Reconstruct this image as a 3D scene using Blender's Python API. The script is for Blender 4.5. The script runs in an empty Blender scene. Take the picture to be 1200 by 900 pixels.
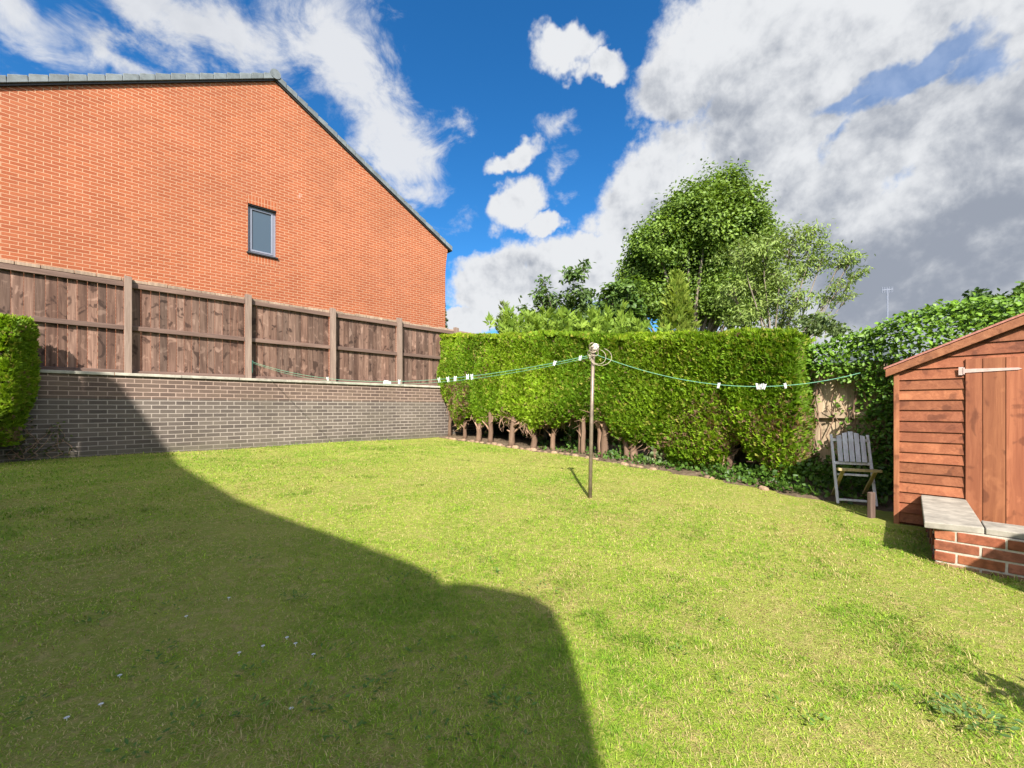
import bpy, math, random
import numpy as np
from mathutils import Vector
random.seed(7); rng = np.random.default_rng(7)
PI = math.pi

# ------------------------------------------------------------------ camera, sky, sun, exposure
scn = bpy.context.scene
COL = scn.collection
F = 500.0; CX = 600.0; HY = 478.0; CZ = 1.10           # focal length in px, image centre, horizon row, eye height
cam_d = bpy.data.cameras.new('camera'); cam = bpy.data.objects.new('camera', cam_d); COL.objects.link(cam)
cam_d.sensor_width = 36; cam_d.lens = F*36/1200; cam_d.shift_y = 28/1200
cam_d.clip_start = 0.05; cam_d.clip_end = 3000
cam.location = (0, 0, CZ); cam.rotation_euler = (PI/2, 0, 0)
scn.camera = cam
SUN_EL = math.radians(39.0); SUN_AZ = math.radians(180.5)   # sun behind the viewer (azimuth from +Y, clockwise)
TANEL = math.tan(SUN_EL)
sd = bpy.data.lights.new('sun', 'SUN'); sun = bpy.data.objects.new('sun', sd); COL.objects.link(sun)
sd.energy = 5.0; sd.angle = math.radians(0.55); sd.color = (1.0, 0.95, 0.87)
d_to_sun = Vector((math.sin(SUN_AZ)*math.cos(SUN_EL), math.cos(SUN_AZ)*math.cos(SUN_EL), math.sin(SUN_EL)))
sun.rotation_euler = d_to_sun.to_track_quat('Z', 'Y').to_euler()
sun.location = d_to_sun*60
scn.view_settings.view_transform = 'Standard'; scn.view_settings.look = 'None'
scn.view_settings.exposure = 1.28; scn.view_settings.gamma = 1.0
scn.view_settings.use_curve_mapping = False

class NT:
    """small helper to wire nodes"""
    def __init__(s, tree): s.t = tree; s.n = tree.nodes; s.l = tree.links
    def new(s, typ, **kw):
        n = s.n.new(typ)
        for k, v in kw.items(): setattr(n, k, v)
        return n
    def put(s, sock, v):
        if hasattr(v, 'is_output') or isinstance(v, bpy.types.NodeSocket): s.l.new(v, sock)
        else: sock.default_value = v
    def math(s, op, a, b=0.0, clamp=False):
        n = s.new('ShaderNodeMath', operation=op, use_clamp=clamp); s.put(n.inputs[0], a); s.put(n.inputs[1], b); return n.outputs[0]
    def vmath(s, op, a, b=(0, 0, 0)):
        n = s.new('ShaderNodeVectorMath', operation=op); s.put(n.inputs[0], a); s.put(n.inputs[1], b)
        return n.outputs['Value'] if op in ('LENGTH', 'DOT_PRODUCT', 'DISTANCE') else n.outputs[0]
    def noise(s, vec, scale, detail=3, rough=0.55, dist=0.0, color=False):
        n = s.new('ShaderNodeTexNoise'); s.put(n.inputs['Vector'], vec); n.inputs['Scale'].default_value = scale
        n.inputs['Detail'].default_value = detail; n.inputs['Roughness'].default_value = rough; n.inputs['Distortion'].default_value = dist
        return n.outputs['Color'] if color else n.outputs[0]
    def mix(s, f, a, b, blend='MIX'):
        n = s.new('ShaderNodeMix', data_type='RGBA', blend_type=blend); s.put(n.inputs[0], f); s.put(n.inputs[6], a); s.put(n.inputs[7], b)
        return n.outputs[2]
    def ramp(s, f, lo, hi, a=0.0, b=1.0, smooth=True):
        n = s.new('ShaderNodeMapRange'); n.interpolation_type = 'SMOOTHSTEP' if smooth else 'LINEAR'
        s.put(n.inputs[0], f); s.put(n.inputs[1], lo); s.put(n.inputs[2], hi); s.put(n.inputs[3], a); s.put(n.inputs[4], b)
        return n.outputs[0]

def azel(x, y):
    return math.atan((x-CX)/F), math.atan((HY-y)/math.hypot(F, x-CX))

def comb3(N, v):
    c = N.new('ShaderNodeCombineXYZ')
    for i in range(3): N.put(c.inputs[i], v)
    return c.outputs[0]
def make_sky():
    w = bpy.data.worlds.new('World'); scn.world = w; w.use_nodes = True
    t = w.node_tree; t.nodes.clear(); N = NT(t)
    out = N.new('ShaderNodeOutputWorld'); bg = N.new('ShaderNodeBackground'); bg.inputs[1].default_value = 0.074
    sky = N.new('ShaderNodeTexSky', sky_type='NISHITA'); sky.sun_disc = False
    sky.sun_elevation = SUN_EL; sky.sun_rotation = SUN_AZ; sky.altitude = 50; sky.air_density = 1.0; sky.dust_density = 0.4; sky.ozone_density = 3.0
    hs = N.new('ShaderNodeHueSaturation'); hs.inputs['Saturation'].default_value = 1.28; hs.inputs['Value'].default_value = 1.0; hs.inputs['Hue'].default_value = 0.492
    t.links.new(sky.outputs[0], hs.inputs['Color'])
    skyc = N.mix(1.0, hs.outputs[0], (0.56, 0.84, 1.06, 1), 'MULTIPLY')
    tc = N.new('ShaderNodeTexCoord'); dirv = tc.outputs['Generated']
    sep = N.new('ShaderNodeSeparateXYZ'); t.links.new(dirv, sep.inputs[0])
    az = N.math('ARCTAN2', sep.outputs[0], sep.outputs[1]); el = N.math('ARCSINE', sep.outputs[2])
    cmb = N.new('ShaderNodeCombineXYZ'); t.links.new(az, cmb.inputs[0]); t.links.new(el, cmb.inputs[1])
    n1 = N.noise(dirv, 3.5, 2, 0.5, color=True); n2 = N.noise(dirv, 13, 4, 0.6, color=True)
    p = N.vmath('ADD', cmb.outputs[0], N.vmath('MULTIPLY', N.vmath('SUBTRACT', n1, (0.5, 0.5, 0.5)), (0.10, 0.10, 0)))
    p = N.vmath('ADD', p, N.vmath('MULTIPLY', N.vmath('SUBTRACT', n2, (0.5, 0.5, 0.5)), (0.11, 0.11, 0)))
    def field(blobs, extra=()):
        acc = None
        for (a0, e0, ra, re) in extra:
            q = N.math('SUBTRACT', 1.0, N.vmath('LENGTH', N.vmath('MULTIPLY', N.vmath('SUBTRACT', p, (a0, e0, 0)), (1/ra, 1/re, 0))))
            acc = q if acc is None else N.math('MAXIMUM', acc, q)
        for (x, y, rx, ry, rot, k) in blobs:
            a0, e0 = azel(x, y)
            a1, _ = azel(x+rx, y); a2, _ = azel(x-rx, y); ra = abs(a1-a2)/2
            _, e1 = azel(x, y-ry); _, e2 = azel(x, y+ry); re = abs(e1-e2)/2
            v = N.vmath('SUBTRACT', p, (a0, e0, 0))
            if rot:
                vr = N.new('ShaderNodeVectorRotate', rotation_type='Z_AXIS'); t.links.new(v, vr.inputs[0]); vr.inputs['Angle'].default_value = -math.radians(rot); v = vr.outputs[0]
            v = N.vmath('MULTIPLY', v, (1/ra, 1/re, 0))
            q = N.math('SUBTRACT', 1.0, N.vmath('LENGTH', v)); q = N.math('MULTIPLY', q, k)
            acc = q if acc is None else N.math('MAXIMUM', acc, q)
        return acc
    thick = field([(960, 140, 205, 190, 0, 1.4), (860, 40, 110, 85, 0, 1.1), (1230, 150, 240, 260, 0, 1.2), (1000, 20, 250, 50, 0, 1.0), (860, 260, 170, 140, 0, 1.3),
                   (1050, 330, 330, 130, 0, 1.5), (790, 110, 62, 52, 0, 1.0), (770, 215, 70, 60, 0, 1.0),
                   (690, 318, 110, 46, 0, 1.2), (575, 340, 66, 38, 0, 1.1), (745, 262, 70, 60, 0, 1.0), (620, 352, 90, 30, 0, 1.1),
                   (660, 72, 44, 36, 0, 1.0), (702, 92, 34, 18, 0, .8), (603, 185, 38, 19, 20, .8), (612, 248, 42, 30, 30, 0.95), (645, 268, 26, 18, 0, .9),
                   (548, 374, 40, 16, 0, 1.0), (600, 380, 110, 18, 0, 1.0), (1800, 250, 500, 200, 0, 1.2), (2600, 150, 900, 400, 0, 1.2)], extra=[(PI*.98, .75, .75, .5), (-PI*.98, .75, .75, .5), (2.2, .5, .6, .4), (-2.3, .6, .6, .5)])  # extra: clouds added behind the viewer for fill light
    thin = field([(20, 15, 150, 60, -10, .9), (230, 40, 240, 60, -8, .95), (400, 75, 130, 100, -35, 1.0), (455, 165, 110, 70, -40, .95), (490, 225, 60, 36, 0, .9), (545, 130, 22, 16, 0, .6),
                  (652, 145, 26, 16, 0, .55), (120, 60, 130, 40, -18, .8), (-200, 60, 260, 130, 0, .9), (656, 205, 10, 24, 0, .4), (-900, 300, 700, 300, 0, .8)])
    hole = field([(1075, 92, 95, 26, 14, 1.0), (1010, 112, 50, 20, 0, .8), (1150, 75, 40, 26, 30, .7), (985, 165, 40, 12, 30, .5)])
    fb = N.noise(dirv, 7.5, 8, 0.62); fb2 = N.noise(dirv, 24, 6, 0.65)
    f = N.math('ADD', N.math('MULTIPLY', N.math('SUBTRACT', fb, 0.5), 1.15), N.math('MULTIPLY', N.math('SUBTRACT', fb2, 0.5), 0.75))
    hole_f = N.ramp(N.math('ADD', hole, f), 0.0, 0.5)
    dthick = N.ramp(N.math('ADD', thick, N.math('MULTIPLY', f, 0.85)), -0.07, 0.36)
    dthick = N.math('MULTIPLY', dthick, N.math('SUBTRACT', 1.0, N.math('MULTIPLY', hole_f, 0.62)))
    wisp = N.noise(N.vmath('MULTIPLY', dirv, (1, 1, 1.6)), 9, 9, 0.66, 0.5)
    dthin = N.ramp(N.math('ADD', thin, N.math('MULTIPLY', N.math('SUBTRACT', wisp, 0.50), 2.6)), -0.05, 0.85, 0, 0.92)
    dens = N.math('MAXIMUM', dthick, dthin)
    # cloud body: bright sunlit billows, grey undersides
    grey = field([(1090, 320, 260, 95, 0, 1.5), (1180, 250, 180, 100, 0, 1.2), (940, 310, 160, 50, 0, .9), (1000, 130, 240, 90, 0, .55), (640, 345, 90, 22, 0, .9), (1300, 200, 200, 250, 0, 1), (250, 55, 150, 40, 0, .45), (870, 130, 60, 50, 0, .5)])
    gn = N.noise(dirv, 5.5, 6, 0.58, 0.6); gn2 = N.noise(dirv, 12, 8, 0.62, 0.4)
    g = N.math('ADD', N.math('MULTIPLY', grey, .8), N.math('ADD', N.math('MULTIPLY', N.math('SUBTRACT', gn, 0.5), 2.4), N.math('MULTIPLY', N.math('SUBTRACT', gn2, 0.5), 1.9)))
    def relief(scale, det, off):
        a_ = N.noise(dirv, scale, det, .55); b_ = N.noise(N.vmath('ADD', dirv, (off*.4, 0, off)), scale, det, .55)
        return N.math('SUBTRACT', b_, a_)
    g = N.math('ADD', g, N.math('ADD', N.math('MULTIPLY', relief(7, 5, .035), 2.3), N.math('MULTIPLY', relief(19, 5, .014), 1.5)))
    gf = N.ramp(g, -0.5, 1.15)
    cl = N.mix(gf, (4.6, 4.7, 4.85, 1), (1.85, 2.05, 2.45, 1))
    edge = N.ramp(thick, 0.0, 0.45)
    cl = N.mix(N.math('MULTIPLY', N.math('SUBTRACT', 1.0, edge), 0.75), cl, (4.7, 4.75, 4.85, 1))
    # unseen clouds on the sun's side are brightened to add fill light
    fill_gain = N.ramp(N.vmath('DOT_PRODUCT', dirv, tuple(d_to_sun)), 0.25, 0.9, 1.0, 3.4)
    cl = N.mix(1.0, cl, N.vmath('MULTIPLY', (1, 1, 1), comb3(N, fill_gain)), 'MULTIPLY')
    res = N.mix(dens, skyc, cl)
    t.links.new(res, bg.inputs[0]); t.links.new(bg.outputs[0], out.inputs[0])
    w.cycles.sampling_method = 'MANUAL'; w.cycles.sample_map_resolution = 512
make_sky()

# ------------------------------------------------------------------ frames of reference
PHI = math.atan2(526.0, F)                              # the garden's long axis, right of the view axis
A = np.array([math.sin(PHI), math.cos(PHI)]); B = np.array([-math.cos(PHI), math.sin(PHI)])
TH = PI/2 - PHI
GT = 0.0305                                             # lawn climbs gently towards the retaining wall
def W(s, t, z): return (s*A[0]+t*B[0], s*A[1]+t*B[1], z)
def ST(X, Y): return (X*A[0]+Y*A[1], X*B[0]+Y*B[1])
def at_depth(x, y, d): return np.array([(x-CX)/F*d, d, CZ+(HY-y)/F*d])
def st_on_t(x, t):                                      # s and depth where image column x meets the plane t
    r = (x-CX)/F; d = t/(r*B[0]+B[1]); return d*(r*A[0]+A[1]), d
def st_on_s(x, s):
    r = (x-CX)/F; d = s/(r*A[0]+A[1]); return d*(r*B[0]+B[1]), d
def z_at(y, d): return CZ+(HY-y)/F*d
def on_level(x, y, z):
    d = (CZ-z)*F/(y-HY); X = (x-CX)/F*d; return ST(X, d)
def ground_px(x, y):
    r = (x-CX)/F; k = r*B[0]+B[1]; d = CZ/((y-HY)/F+GT*k); return np.array([r*d, d, GT*k*d])
def gz(s, t):
    return GT*np.clip(t, -4, 9.9) + 0.012*np.sin(s*1.7+t*.8)+0.010*np.sin(t*2.3-s*.6) 

# ------------------------------------------------------------------ object helpers
def link(o): COL.objects.link(o); return o
def tag(o, label=None, cat=None, group=None, kind=None):
    if label: o['label'] = label
    if cat: o['category'] = cat
    if group: o['group'] = group
    if kind: o['kind'] = kind
    return o
def thing(name, label, cat, loc=(0, 0, 0), rot=0.0, group=None):
    o = link(bpy.data.objects.new(name, None)); o.empty_display_size = 0.1
    o.location = loc; o.rotation_euler = (0, 0, rot)
    return tag(o, label, cat, group)
def np_mesh(name, V, quads=None, tris=None, col=None, smooth=False):
    me = bpy.data.meshes.new(name); V = np.asarray(V, np.float32)
    me.vertices.add(len(V)); me.vertices.foreach_set('co', V.ravel())
    idx = []; tot = []
    if quads is not None and len(quads): idx.append(np.asarray(quads, np.int32).ravel()); tot.append(np.full(len(quads), 4, np.int32))
    if tris is not None and len(tris): idx.append(np.asarray(tris, np.int32).ravel()); tot.append(np.full(len(tris), 3, np.int32))
    idx = np.concatenate(idx); tot = np.concatenate(tot)
    me.loops.add(len(idx)); me.loops.foreach_set('vertex_index', idx)
    me.polygons.add(len(tot)); st = np.concatenate([[0], np.cumsum(tot)[:-1]]).astype(np.int32)
    me.polygons.foreach_set('loop_start', st); me.polygons.foreach_set('loop_total', tot)
    if smooth: me.polygons.foreach_set('use_smooth', np.ones(len(tot), bool))
    me.update(calc_edges=True)
    if col is not None:
        c = np.ones((len(V), 4), np.float32); c[:, :3] = col
        at = me.color_attributes.new('tint', 'FLOAT_COLOR', 'POINT'); at.data.foreach_set('color', c.ravel())
    return me
def put(name, me, mat, parent=None, loc=(0, 0, 0), rot=0.0):
    o = link(bpy.data.objects.new(name, me)); me.materials.append(mat); o.location = loc; o.rotation_euler = (0, 0, rot)
    if parent: o.parent = parent
    return o

class MB:
    """collects solid shapes into one mesh; tint = one colour per face vertex"""
    def __init__(s, org=(0, 0, 0)): s.v = []; s.f = []; s.c = []; s.o = Vector(org); s.smooth = False
    def add(s, verts, faces, tint=(1, 1, 1)):
        b = len(s.v)
        for p in verts: s.v.append(tuple(Vector(p)-s.o)); s.c.append(tint)
        for f in faces: s.f.append([b+i for i in f])
    def box(s, x0, x1, y0, y1, z0, z1, tint=(1, 1, 1)):
        s.hexa([(x0, y0, z0), (x1, y0, z0), (x1, y1, z0), (x0, y1, z0), (x0, y0, z1), (x1, y0, z1), (x1, y1, z1), (x0, y1, z1)], tint)
    def hexa(s, p, tint=(1, 1, 1)):
        s.add(p, [(3, 2, 1, 0), (4, 5, 6, 7), (0, 1, 5, 4), (1, 2, 6, 5), (2, 3, 7, 6), (3, 0, 4, 7)], tint)
    def prism(s, pts, d, tint=(1, 1, 1)):               # polygon swept along vector d
        n = len(pts); q = [tuple(Vector(p)+Vector(d)) for p in pts]
        s.add(list(pts)+q, [tuple(range(n))[::-1], tuple(range(n, 2*n))]+[(i, (i+1) % n, n+(i+1) % n, n+i) for i in range(n)], tint)
    def bar(s, p, q, w, h, up=(0, 0, 1), tint=(1, 1, 1)):
        p = Vector(p); q = Vector(q); d = (q-p).normalized(); u = Vector(up)
        if abs(d.dot(u)) > .95: u = Vector((1, 0, 0))
        r = d.cross(u).normalized()*w/2; u = r.cross(d).normalized()*h/2
        s.hexa([p-r-u, p+r-u, q+r-u, q-r-u, p-r+u, p+r+u, q+r+u, q-r+u], tint)
    def tube(s, pts, radii, n=8, tint=(1, 1, 1), cap=True):
        pts = [Vector(p) for p in pts]; k = len(pts)
        if not hasattr(radii, '__len__'): radii = [radii]*k
        vs = []; ref = Vector((0.31, 0.17, 0.93))
        for i, p in enumerate(pts):
            d = (pts[min(i+1, k-1)]-pts[max(i-1, 0)]).normalized()
            if abs(d.dot(ref)) > .97: ref = Vector((1, .1, 0))
            u = d.cross(ref).normalized(); v = d.cross(u)
            for j in range(n):
                a = 2*PI*j/n; vs.append(p+(u*math.cos(a)+v*math.sin(a))*radii[i])
        fs = [(i*n+j, i*n+(j+1) % n, (i+1)*n+(j+1) % n, (i+1)*n+j) for i in range(k-1) for j in range(n)]
        if cap: fs += [tuple(range(n))[::-1], tuple(range((k-1)*n, k*n))]
        s.add(vs, fs, tint)
    def build(s, name, mat, parent=None, loc=(0, 0, 0), rot=0.0, bevel=0.0, smooth=False):
        me = bpy.data.meshes.new(name); me.from_pydata(s.v, [], s.f); me.update()
        at = me.color_attributes.new('tint', 'FLOAT_COLOR', 'POINT')
        at.data.foreach_set('color', np.array([(*c, 1) for c in s.c], np.float32).ravel())
        if smooth or s.smooth: me.polygons.foreach_set('use_smooth', np.ones(len(me.polygons), bool))
        o = put(name, me, mat, parent, loc, rot)
        if bevel:
            m = o.modifiers.new('edge', 'BEVEL'); m.width = bevel; m.segments = 2; m.limit_method = 'ANGLE'
        return o

# ------------------------------------------------------------------ materials
def new_mat(name, rough=0.8, spec=0.3):
    m = bpy.data.materials.new(name); m.use_nodes = True; N = NT(m.node_tree)
    bs = m.node_tree.nodes['Principled BSDF']; bs.inputs['Roughness'].default_value = rough; bs.inputs['Specular IOR Level'].default_value = spec
    return m, N, bs
def bump(N, bs, h, strength=0.4, dist=0.01):
    b = N.new('ShaderNodeBump'); b.inputs['Strength'].default_value = strength; b.inputs['Distance'].default_value = dist
    N.put(b.inputs['Height'], h); N.l.new(b.outputs[0], bs.inputs['Normal'])
def objco(N): return N.new('ShaderNodeTexCoord').outputs['Object']
def tint(N): return N.new('ShaderNodeAttribute', attribute_name='tint').outputs['Color']

def mat_brick(name, c1, c2, mortar, dark=0.5, length=.215, height=.065, gap=.010, stain=(.3, .3, .3), stain_amt=0.0, offx=0.0, offz=0.0, vertical=False, top_zone=None, light_amt=.25, mort=.7):
    m, N, bs = new_mat(name, 0.88, 0.2)
    co = objco(N); sp = N.new('ShaderNodeSeparateXYZ'); N.l.new(co, sp.inputs[0])
    side = N.math('ADD', sp.outputs[0], sp.outputs[1])
    cb = N.new('ShaderNodeCombineXYZ')
    u = N.math('ADD', side, 100+offx); v = N.math('ADD', sp.outputs[2], 20+offz)
    wob = N.noise(co, 6, 2)
    v = N.math('ADD', v, N.math('MULTIPLY', N.math('SUBTRACT', wob, .5), .006))
    N.put(cb.inputs[0], v if vertical else u); N.put(cb.inputs[1], u if vertical else v)
    bt = N.new('ShaderNodeTexBrick'); N.l.new(cb.outputs[0], bt.inputs['Vector'])
    bt.inputs['Scale'].default_value = 1; bt.inputs['Brick Width'].default_value = length+gap; bt.inputs['Row Height'].default_value = height+gap
    bt.inputs['Mortar Size'].default_value = gap*mort; bt.inputs['Mortar Smooth'].default_value = 0.25; bt.inputs['Bias'].default_value = 0.0
    bt.offset = 0.0 if vertical else 0.5
    bt.inputs['Color1'].default_value = (*c1, 1); bt.inputs['Color2'].default_value = (*c2, 1); bt.inputs['Mortar'].default_value = (*mortar, 1)
    col = bt.outputs['Color']
    fine = N.noise(co, 45, 4, .6); col = N.mix(.5, col, N.mix(fine, (.72, .72, .72, 1), (1.3, 1.3, 1.3, 1)), 'MULTIPLY')
    big = N.noise(co, .55, 4, .6)
    col = N.mix(1.0, col, N.mix(N.ramp(big, .3, .7), (1-light_amt, 1-light_amt, 1-light_amt, 1), (1+light_amt*.6, 1+light_amt*.6, 1+light_amt*.6, 1)), 'MULTIPLY')
    spot = N.ramp(N.noise(co, 2.3, 3, .5), .74, .80)
    col = N.mix(N.math('MULTIPLY', spot, .35), col, (.75, .68, .62, 1))
    if stain_amt:
        st = N.ramp(N.noise(co, 1.4, 6, .65), .42, .72); col = N.mix(N.math('MULTIPLY', st, stain_amt), col, (*stain, 1))
    if top_zone:
        zz = N.ramp(sp.outputs[2], top_zone-.006, top_zone+.006)
        col = N.mix(zz, col, N.mix(1, col, (1.12, .96, .90, 1), 'MULTIPLY'))
        grime = N.ramp(N.math('ADD', sp.outputs[2], N.math('MULTIPLY', N.noise(co, 3, 4), .25)), .42, .62, .55, 0)
        col = N.mix(grime, col, (.10, .09, .06, 1))
    N.l.new(col, bs.inputs['Base Color'])
    bump(N, bs, N.math('ADD', N.math('MULTIPLY', bt.outputs['Fac'], -1.0), N.math('MULTIPLY', fine, .35)), .8, .006)
    return m

def mat_wood(name, base, dark, light, axis='Z', scale=1.0, knots=True, rough=.85, contrast=1.0):
    m, N, bs = new_mat(name, rough, .25)
    co = objco(N); st = {'Z': (1, 1, .06), 'X': (.06, 1, 1), 'Y': (1, .06, 1)}[axis]
    tn = tint(N); off = N.vmath('MULTIPLY', tn, (7.0, 5.0, 9.0))
    p = N.vmath('ADD', co, off)
    g = N.noise(N.vmath('MULTIPLY', p, st), 38*scale, 5, .6, .8); g2 = N.noise(N.vmath('MULTIPLY', p, st), 9*scale, 4, .6, .5)
    c = N.mix(N.ramp(g, .28, .72), (*dark, 1), (*light, 1)); c = N.mix(.55, c, (*base, 1))
    c = N.mix(N.ramp(g2, .3, .75, 0, .6*contrast), c, (*dark, 1))
    if knots:
        kv = N.vmath('MULTIPLY', p, tuple(.75 if q < 1 else 1.0 for q in st))
        kk = N.noise(kv, 6.5*scale, 2, .5, .9); kf = N.noise(kv, 26*scale, 3, .6)
        kk = N.math('ADD', kk, N.math('MULTIPLY', N.math('SUBTRACT', kf, .5), .16))
        c = N.mix(N.ramp(kk, .58, .68, 0, .55*contrast), c, tuple(x*.6 for x in dark)+(1,))
        c = N.mix(N.ramp(kk, .30, .42, .25*contrast, 0), c, tuple(min(1, x*1.15) for x in light)+(1,))
    c = N.mix(1.0, c, tn, 'MULTIPLY')
    N.l.new(c, bs.inputs['Base Color']); bump(N, bs, g, .5, .004)
    return m

def mat_plain(name, c, rough=.7, spec=.3, metal=0.0, var=.2, scale=12, bmp=.2):
    m, N, bs = new_mat(name, rough, spec); bs.inputs['Metallic'].default_value = metal
    co = objco(N); n = N.noise(co, scale, 5, .6)
    col = N.mix(N.ramp(n, .25, .75), tuple(x*(1-var) for x in c)+(1,), tuple(min(1, x*(1+var)) for x in c)+(1,))
    col = N.mix(1.0, col, tint(N), 'MULTIPLY')
    N.l.new(col, bs.inputs['Base Color'])
    if bmp: bump(N, bs, N.noise(co, scale*6, 4), bmp, .003)
    return m

def mat_leaf(name, trans=.35, rough=.55, spec=.25, nscale=1.5, namt=.3):
    m, N, bs = new_mat(name, rough, spec)
    co = objco(N); n = N.noise(co, nscale, 3, .6)
    v = N.ramp(n, .3, .7, 1-namt, 1+namt)
    cb = N.new('ShaderNodeCombineColor'); 
    for i in range(3): N.put(cb.inputs[i], v)
    c = N.mix(1.0, tint(N), cb.outputs[0], 'MULTIPLY')
    N.l.new(c, bs.inputs['Base Color'])
    tr = N.new('ShaderNodeBsdfTranslucent'); N.l.new(N.mix(1.0, c, (1.25, 1.25, .55, 1), 'MULTIPLY'), tr.inputs[0])
    ms = N.new('ShaderNodeMixShader'); ms.inputs[0].default_value = trans
    N.l.new(bs.outputs[0], ms.inputs[1]); N.l.new(tr.outputs[0], ms.inputs[2])
    N.l.new(ms.outputs[0], m.node_tree.nodes['Material Output'].inputs[0])
    return m

def mat_ground(name, c1, c2, c3, s1=1.2, s2=9.0):
    m, N, bs = new_mat(name, .95, .1); co = objco(N)
    a = N.noise(co, s1, 5, .6); b = N.noise(co, s2, 5, .65); f = N.noise(co, 160, 3, .7)
    c = N.mix(N.ramp(a, .35, .65), (*c1, 1), (*c2, 1)); c = N.mix(N.ramp(b, .45, .72), c, (*c3, 1))
    c = N.mix(.7, c, N.mix(f, (.45, .45, .45, 1), (1.5, 1.5, 1.5, 1)), 'MULTIPLY')
    N.l.new(c, bs.inputs['Base Color']); bump(N, bs, N.math('ADD', f, N.math('MULTIPLY', b, 2)), .7, .02)
    return m

M = {}
M['house'] = mat_brick('house_brick', (.300, .086, .035), (.245, .064, .026), (.40, .225, .135), stain=(.36, .14, .08), stain_amt=.15, mort=.8, light_amt=.10)
M['soldier'] = mat_brick('soldier_brick', (.31, .09, .037), (.255, .07, .029), (.40, .225, .135), vertical=True, light_amt=.05)
M['grey_brick'] = mat_brick('grey_brick', (.122, .098, .082), (.076, .060, .052), (.29, .245, .21), stain=(.135, .112, .085), stain_amt=.40, mort=.8, top_zone=1.255, light_amt=.2)
M['coping'] = mat_plain('weathered_concrete', (.36, .33, .27), .9, .2, var=.3, scale=7)
M['stone'] = mat_plain('pale_coping_stone', (.25, .225, .185), .9, .2, var=.3, scale=11)
M['fence'] = mat_wood('weathered_brown_timber', (.170, .098, .070), (.062, .033, .024), (.29, .185, .14), 'Z', contrast=1.55)
M['rail'] = mat_wood('weathered_rail_timber', (.135, .082, .062), (.065, .040, .032), (.22, .15, .12), 'X', knots=False)
M['post'] = mat_wood('weathered_post_timber', (.22, .155, .12), (.11, .075, .06), (.33, .25, .20), 'Z', knots=False)
M['old_fence'] = mat_wood('bleached_fence_timber', (.40, .30, .20), (.20, .14, .09), (.52, .42, .31), 'Z')
M['shed'] = mat_wood('red_stained_cladding', (.245, .082, .035), (.155, .047, .021), (.32, .122, .058), 'X', contrast=1.2, rough=.7)
M['shed_v'] = mat_wood('red_stained_boards', (.255, .090, .040), (.16, .050, .024), (.33, .13, .062), 'Z', contrast=1.2, rough=.7)
M['felt'] = mat_plain('roof_felt', (.10, .10, .10), .95, .1, scale=60)
M['tile'] = mat_plain('grey_roof_tile', (.115, .13, .135), .7, .35, scale=8, var=.25)
M['fascia'] = mat_plain('black_fascia', (.02, .02, .022), .5, .4, bmp=0)
M['frame'] = mat_plain('grey_window_frame', (.17, .18, .225), .4, .5, bmp=0, var=.05)
M['white'] = mat_plain('white_plastic', (.55, .54, .53), .5, .4, var=.06, bmp=0)
M['hinge'] = mat_plain('pink_painted_iron', (.42, .30, .26), .6, .4, var=.15, scale=30)
M['steel'] = mat_plain('brown_galvanised_pole', (.19, .145, .105), .45, .5, metal=.35, var=.3, scale=14)
M['rope'] = mat_plain('pale_rope', (.36, .30, .23), .9, .1, var=.25, scale=60)
M['line'] = mat_plain('green_plastic_line', (.13, .30, .19), .5, .4, var=.1, bmp=0)
M['chair'] = mat_wood('silvered_timber', (.60, .58, .60), (.36, .34, .35), (.78, .76, .78), 'Z', knots=False)
M['chair_y'] = mat_wood('lichened_timber', (.42, .32, .15), (.22, .16, .08), (.55, .44, .24), 'Z', knots=False)
M['bark'] = mat_wood('conifer_bark', (.32, .195, .125), (.17, .095, .06), (.44, .30, .21), 'Z', knots=False)
M['tree_bark'] = mat_wood('grey_bark', (.20, .16, .12), (.09, .07, .05), (.30, .25, .20), 'Z', knots=False)
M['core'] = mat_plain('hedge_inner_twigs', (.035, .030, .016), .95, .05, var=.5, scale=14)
M['conifer'] = mat_leaf('conifer_foliage', .38, .6, .2, 1.3, .15)
M['leaf'] = mat_leaf('broad_leaf', .30, .48, .32, 1.2, .15)
M['treeleaf'] = mat_leaf('tree_leaf', .30, .5, .3, .35, .22)
M['grass'] = mat_leaf('grass_blade', .30, .6, .2, .8, .10)
M['lawn'] = mat_ground('lawn_thatch', (.25, .275, .050), (.19, .24, .034), (.34, .285, .10), 1.6, 17.0)
M['earth'] = mat_ground('dry_soil', (.12, .085, .055), (.09, .066, .042), (.17, .125, .085), 2.5, 14)
M['meadow'] = mat_ground('rough_grass', (.06, .085, .02), (.05, .075, .018), (.10, .10, .035), .2, 2)
M['render_wall'] = mat_plain('pale_render', (.5, .46, .40), .9, .2, scale=3)
M['red_brick'] = mat_plain('red_brick', (.245, .085, .045), .9, .2, var=.35, scale=18, bmp=.6)
M['mortar'] = mat_plain('pale_mortar', (.42, .37, .30), .95, .1, var=.2, scale=40, bmp=.5)
M['edging'] = mat_plain('buff_edging_stone', (.22, .15, .10), .9, .2, var=.35, scale=25, bmp=.5)
def mat_glass():
    m, N, bs = new_mat('window_glass', .06, .5); bs.inputs['Base Color'].default_value = (.035, .060, .088, 1)
    return m
M['glass'] = mat_glass()

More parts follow.
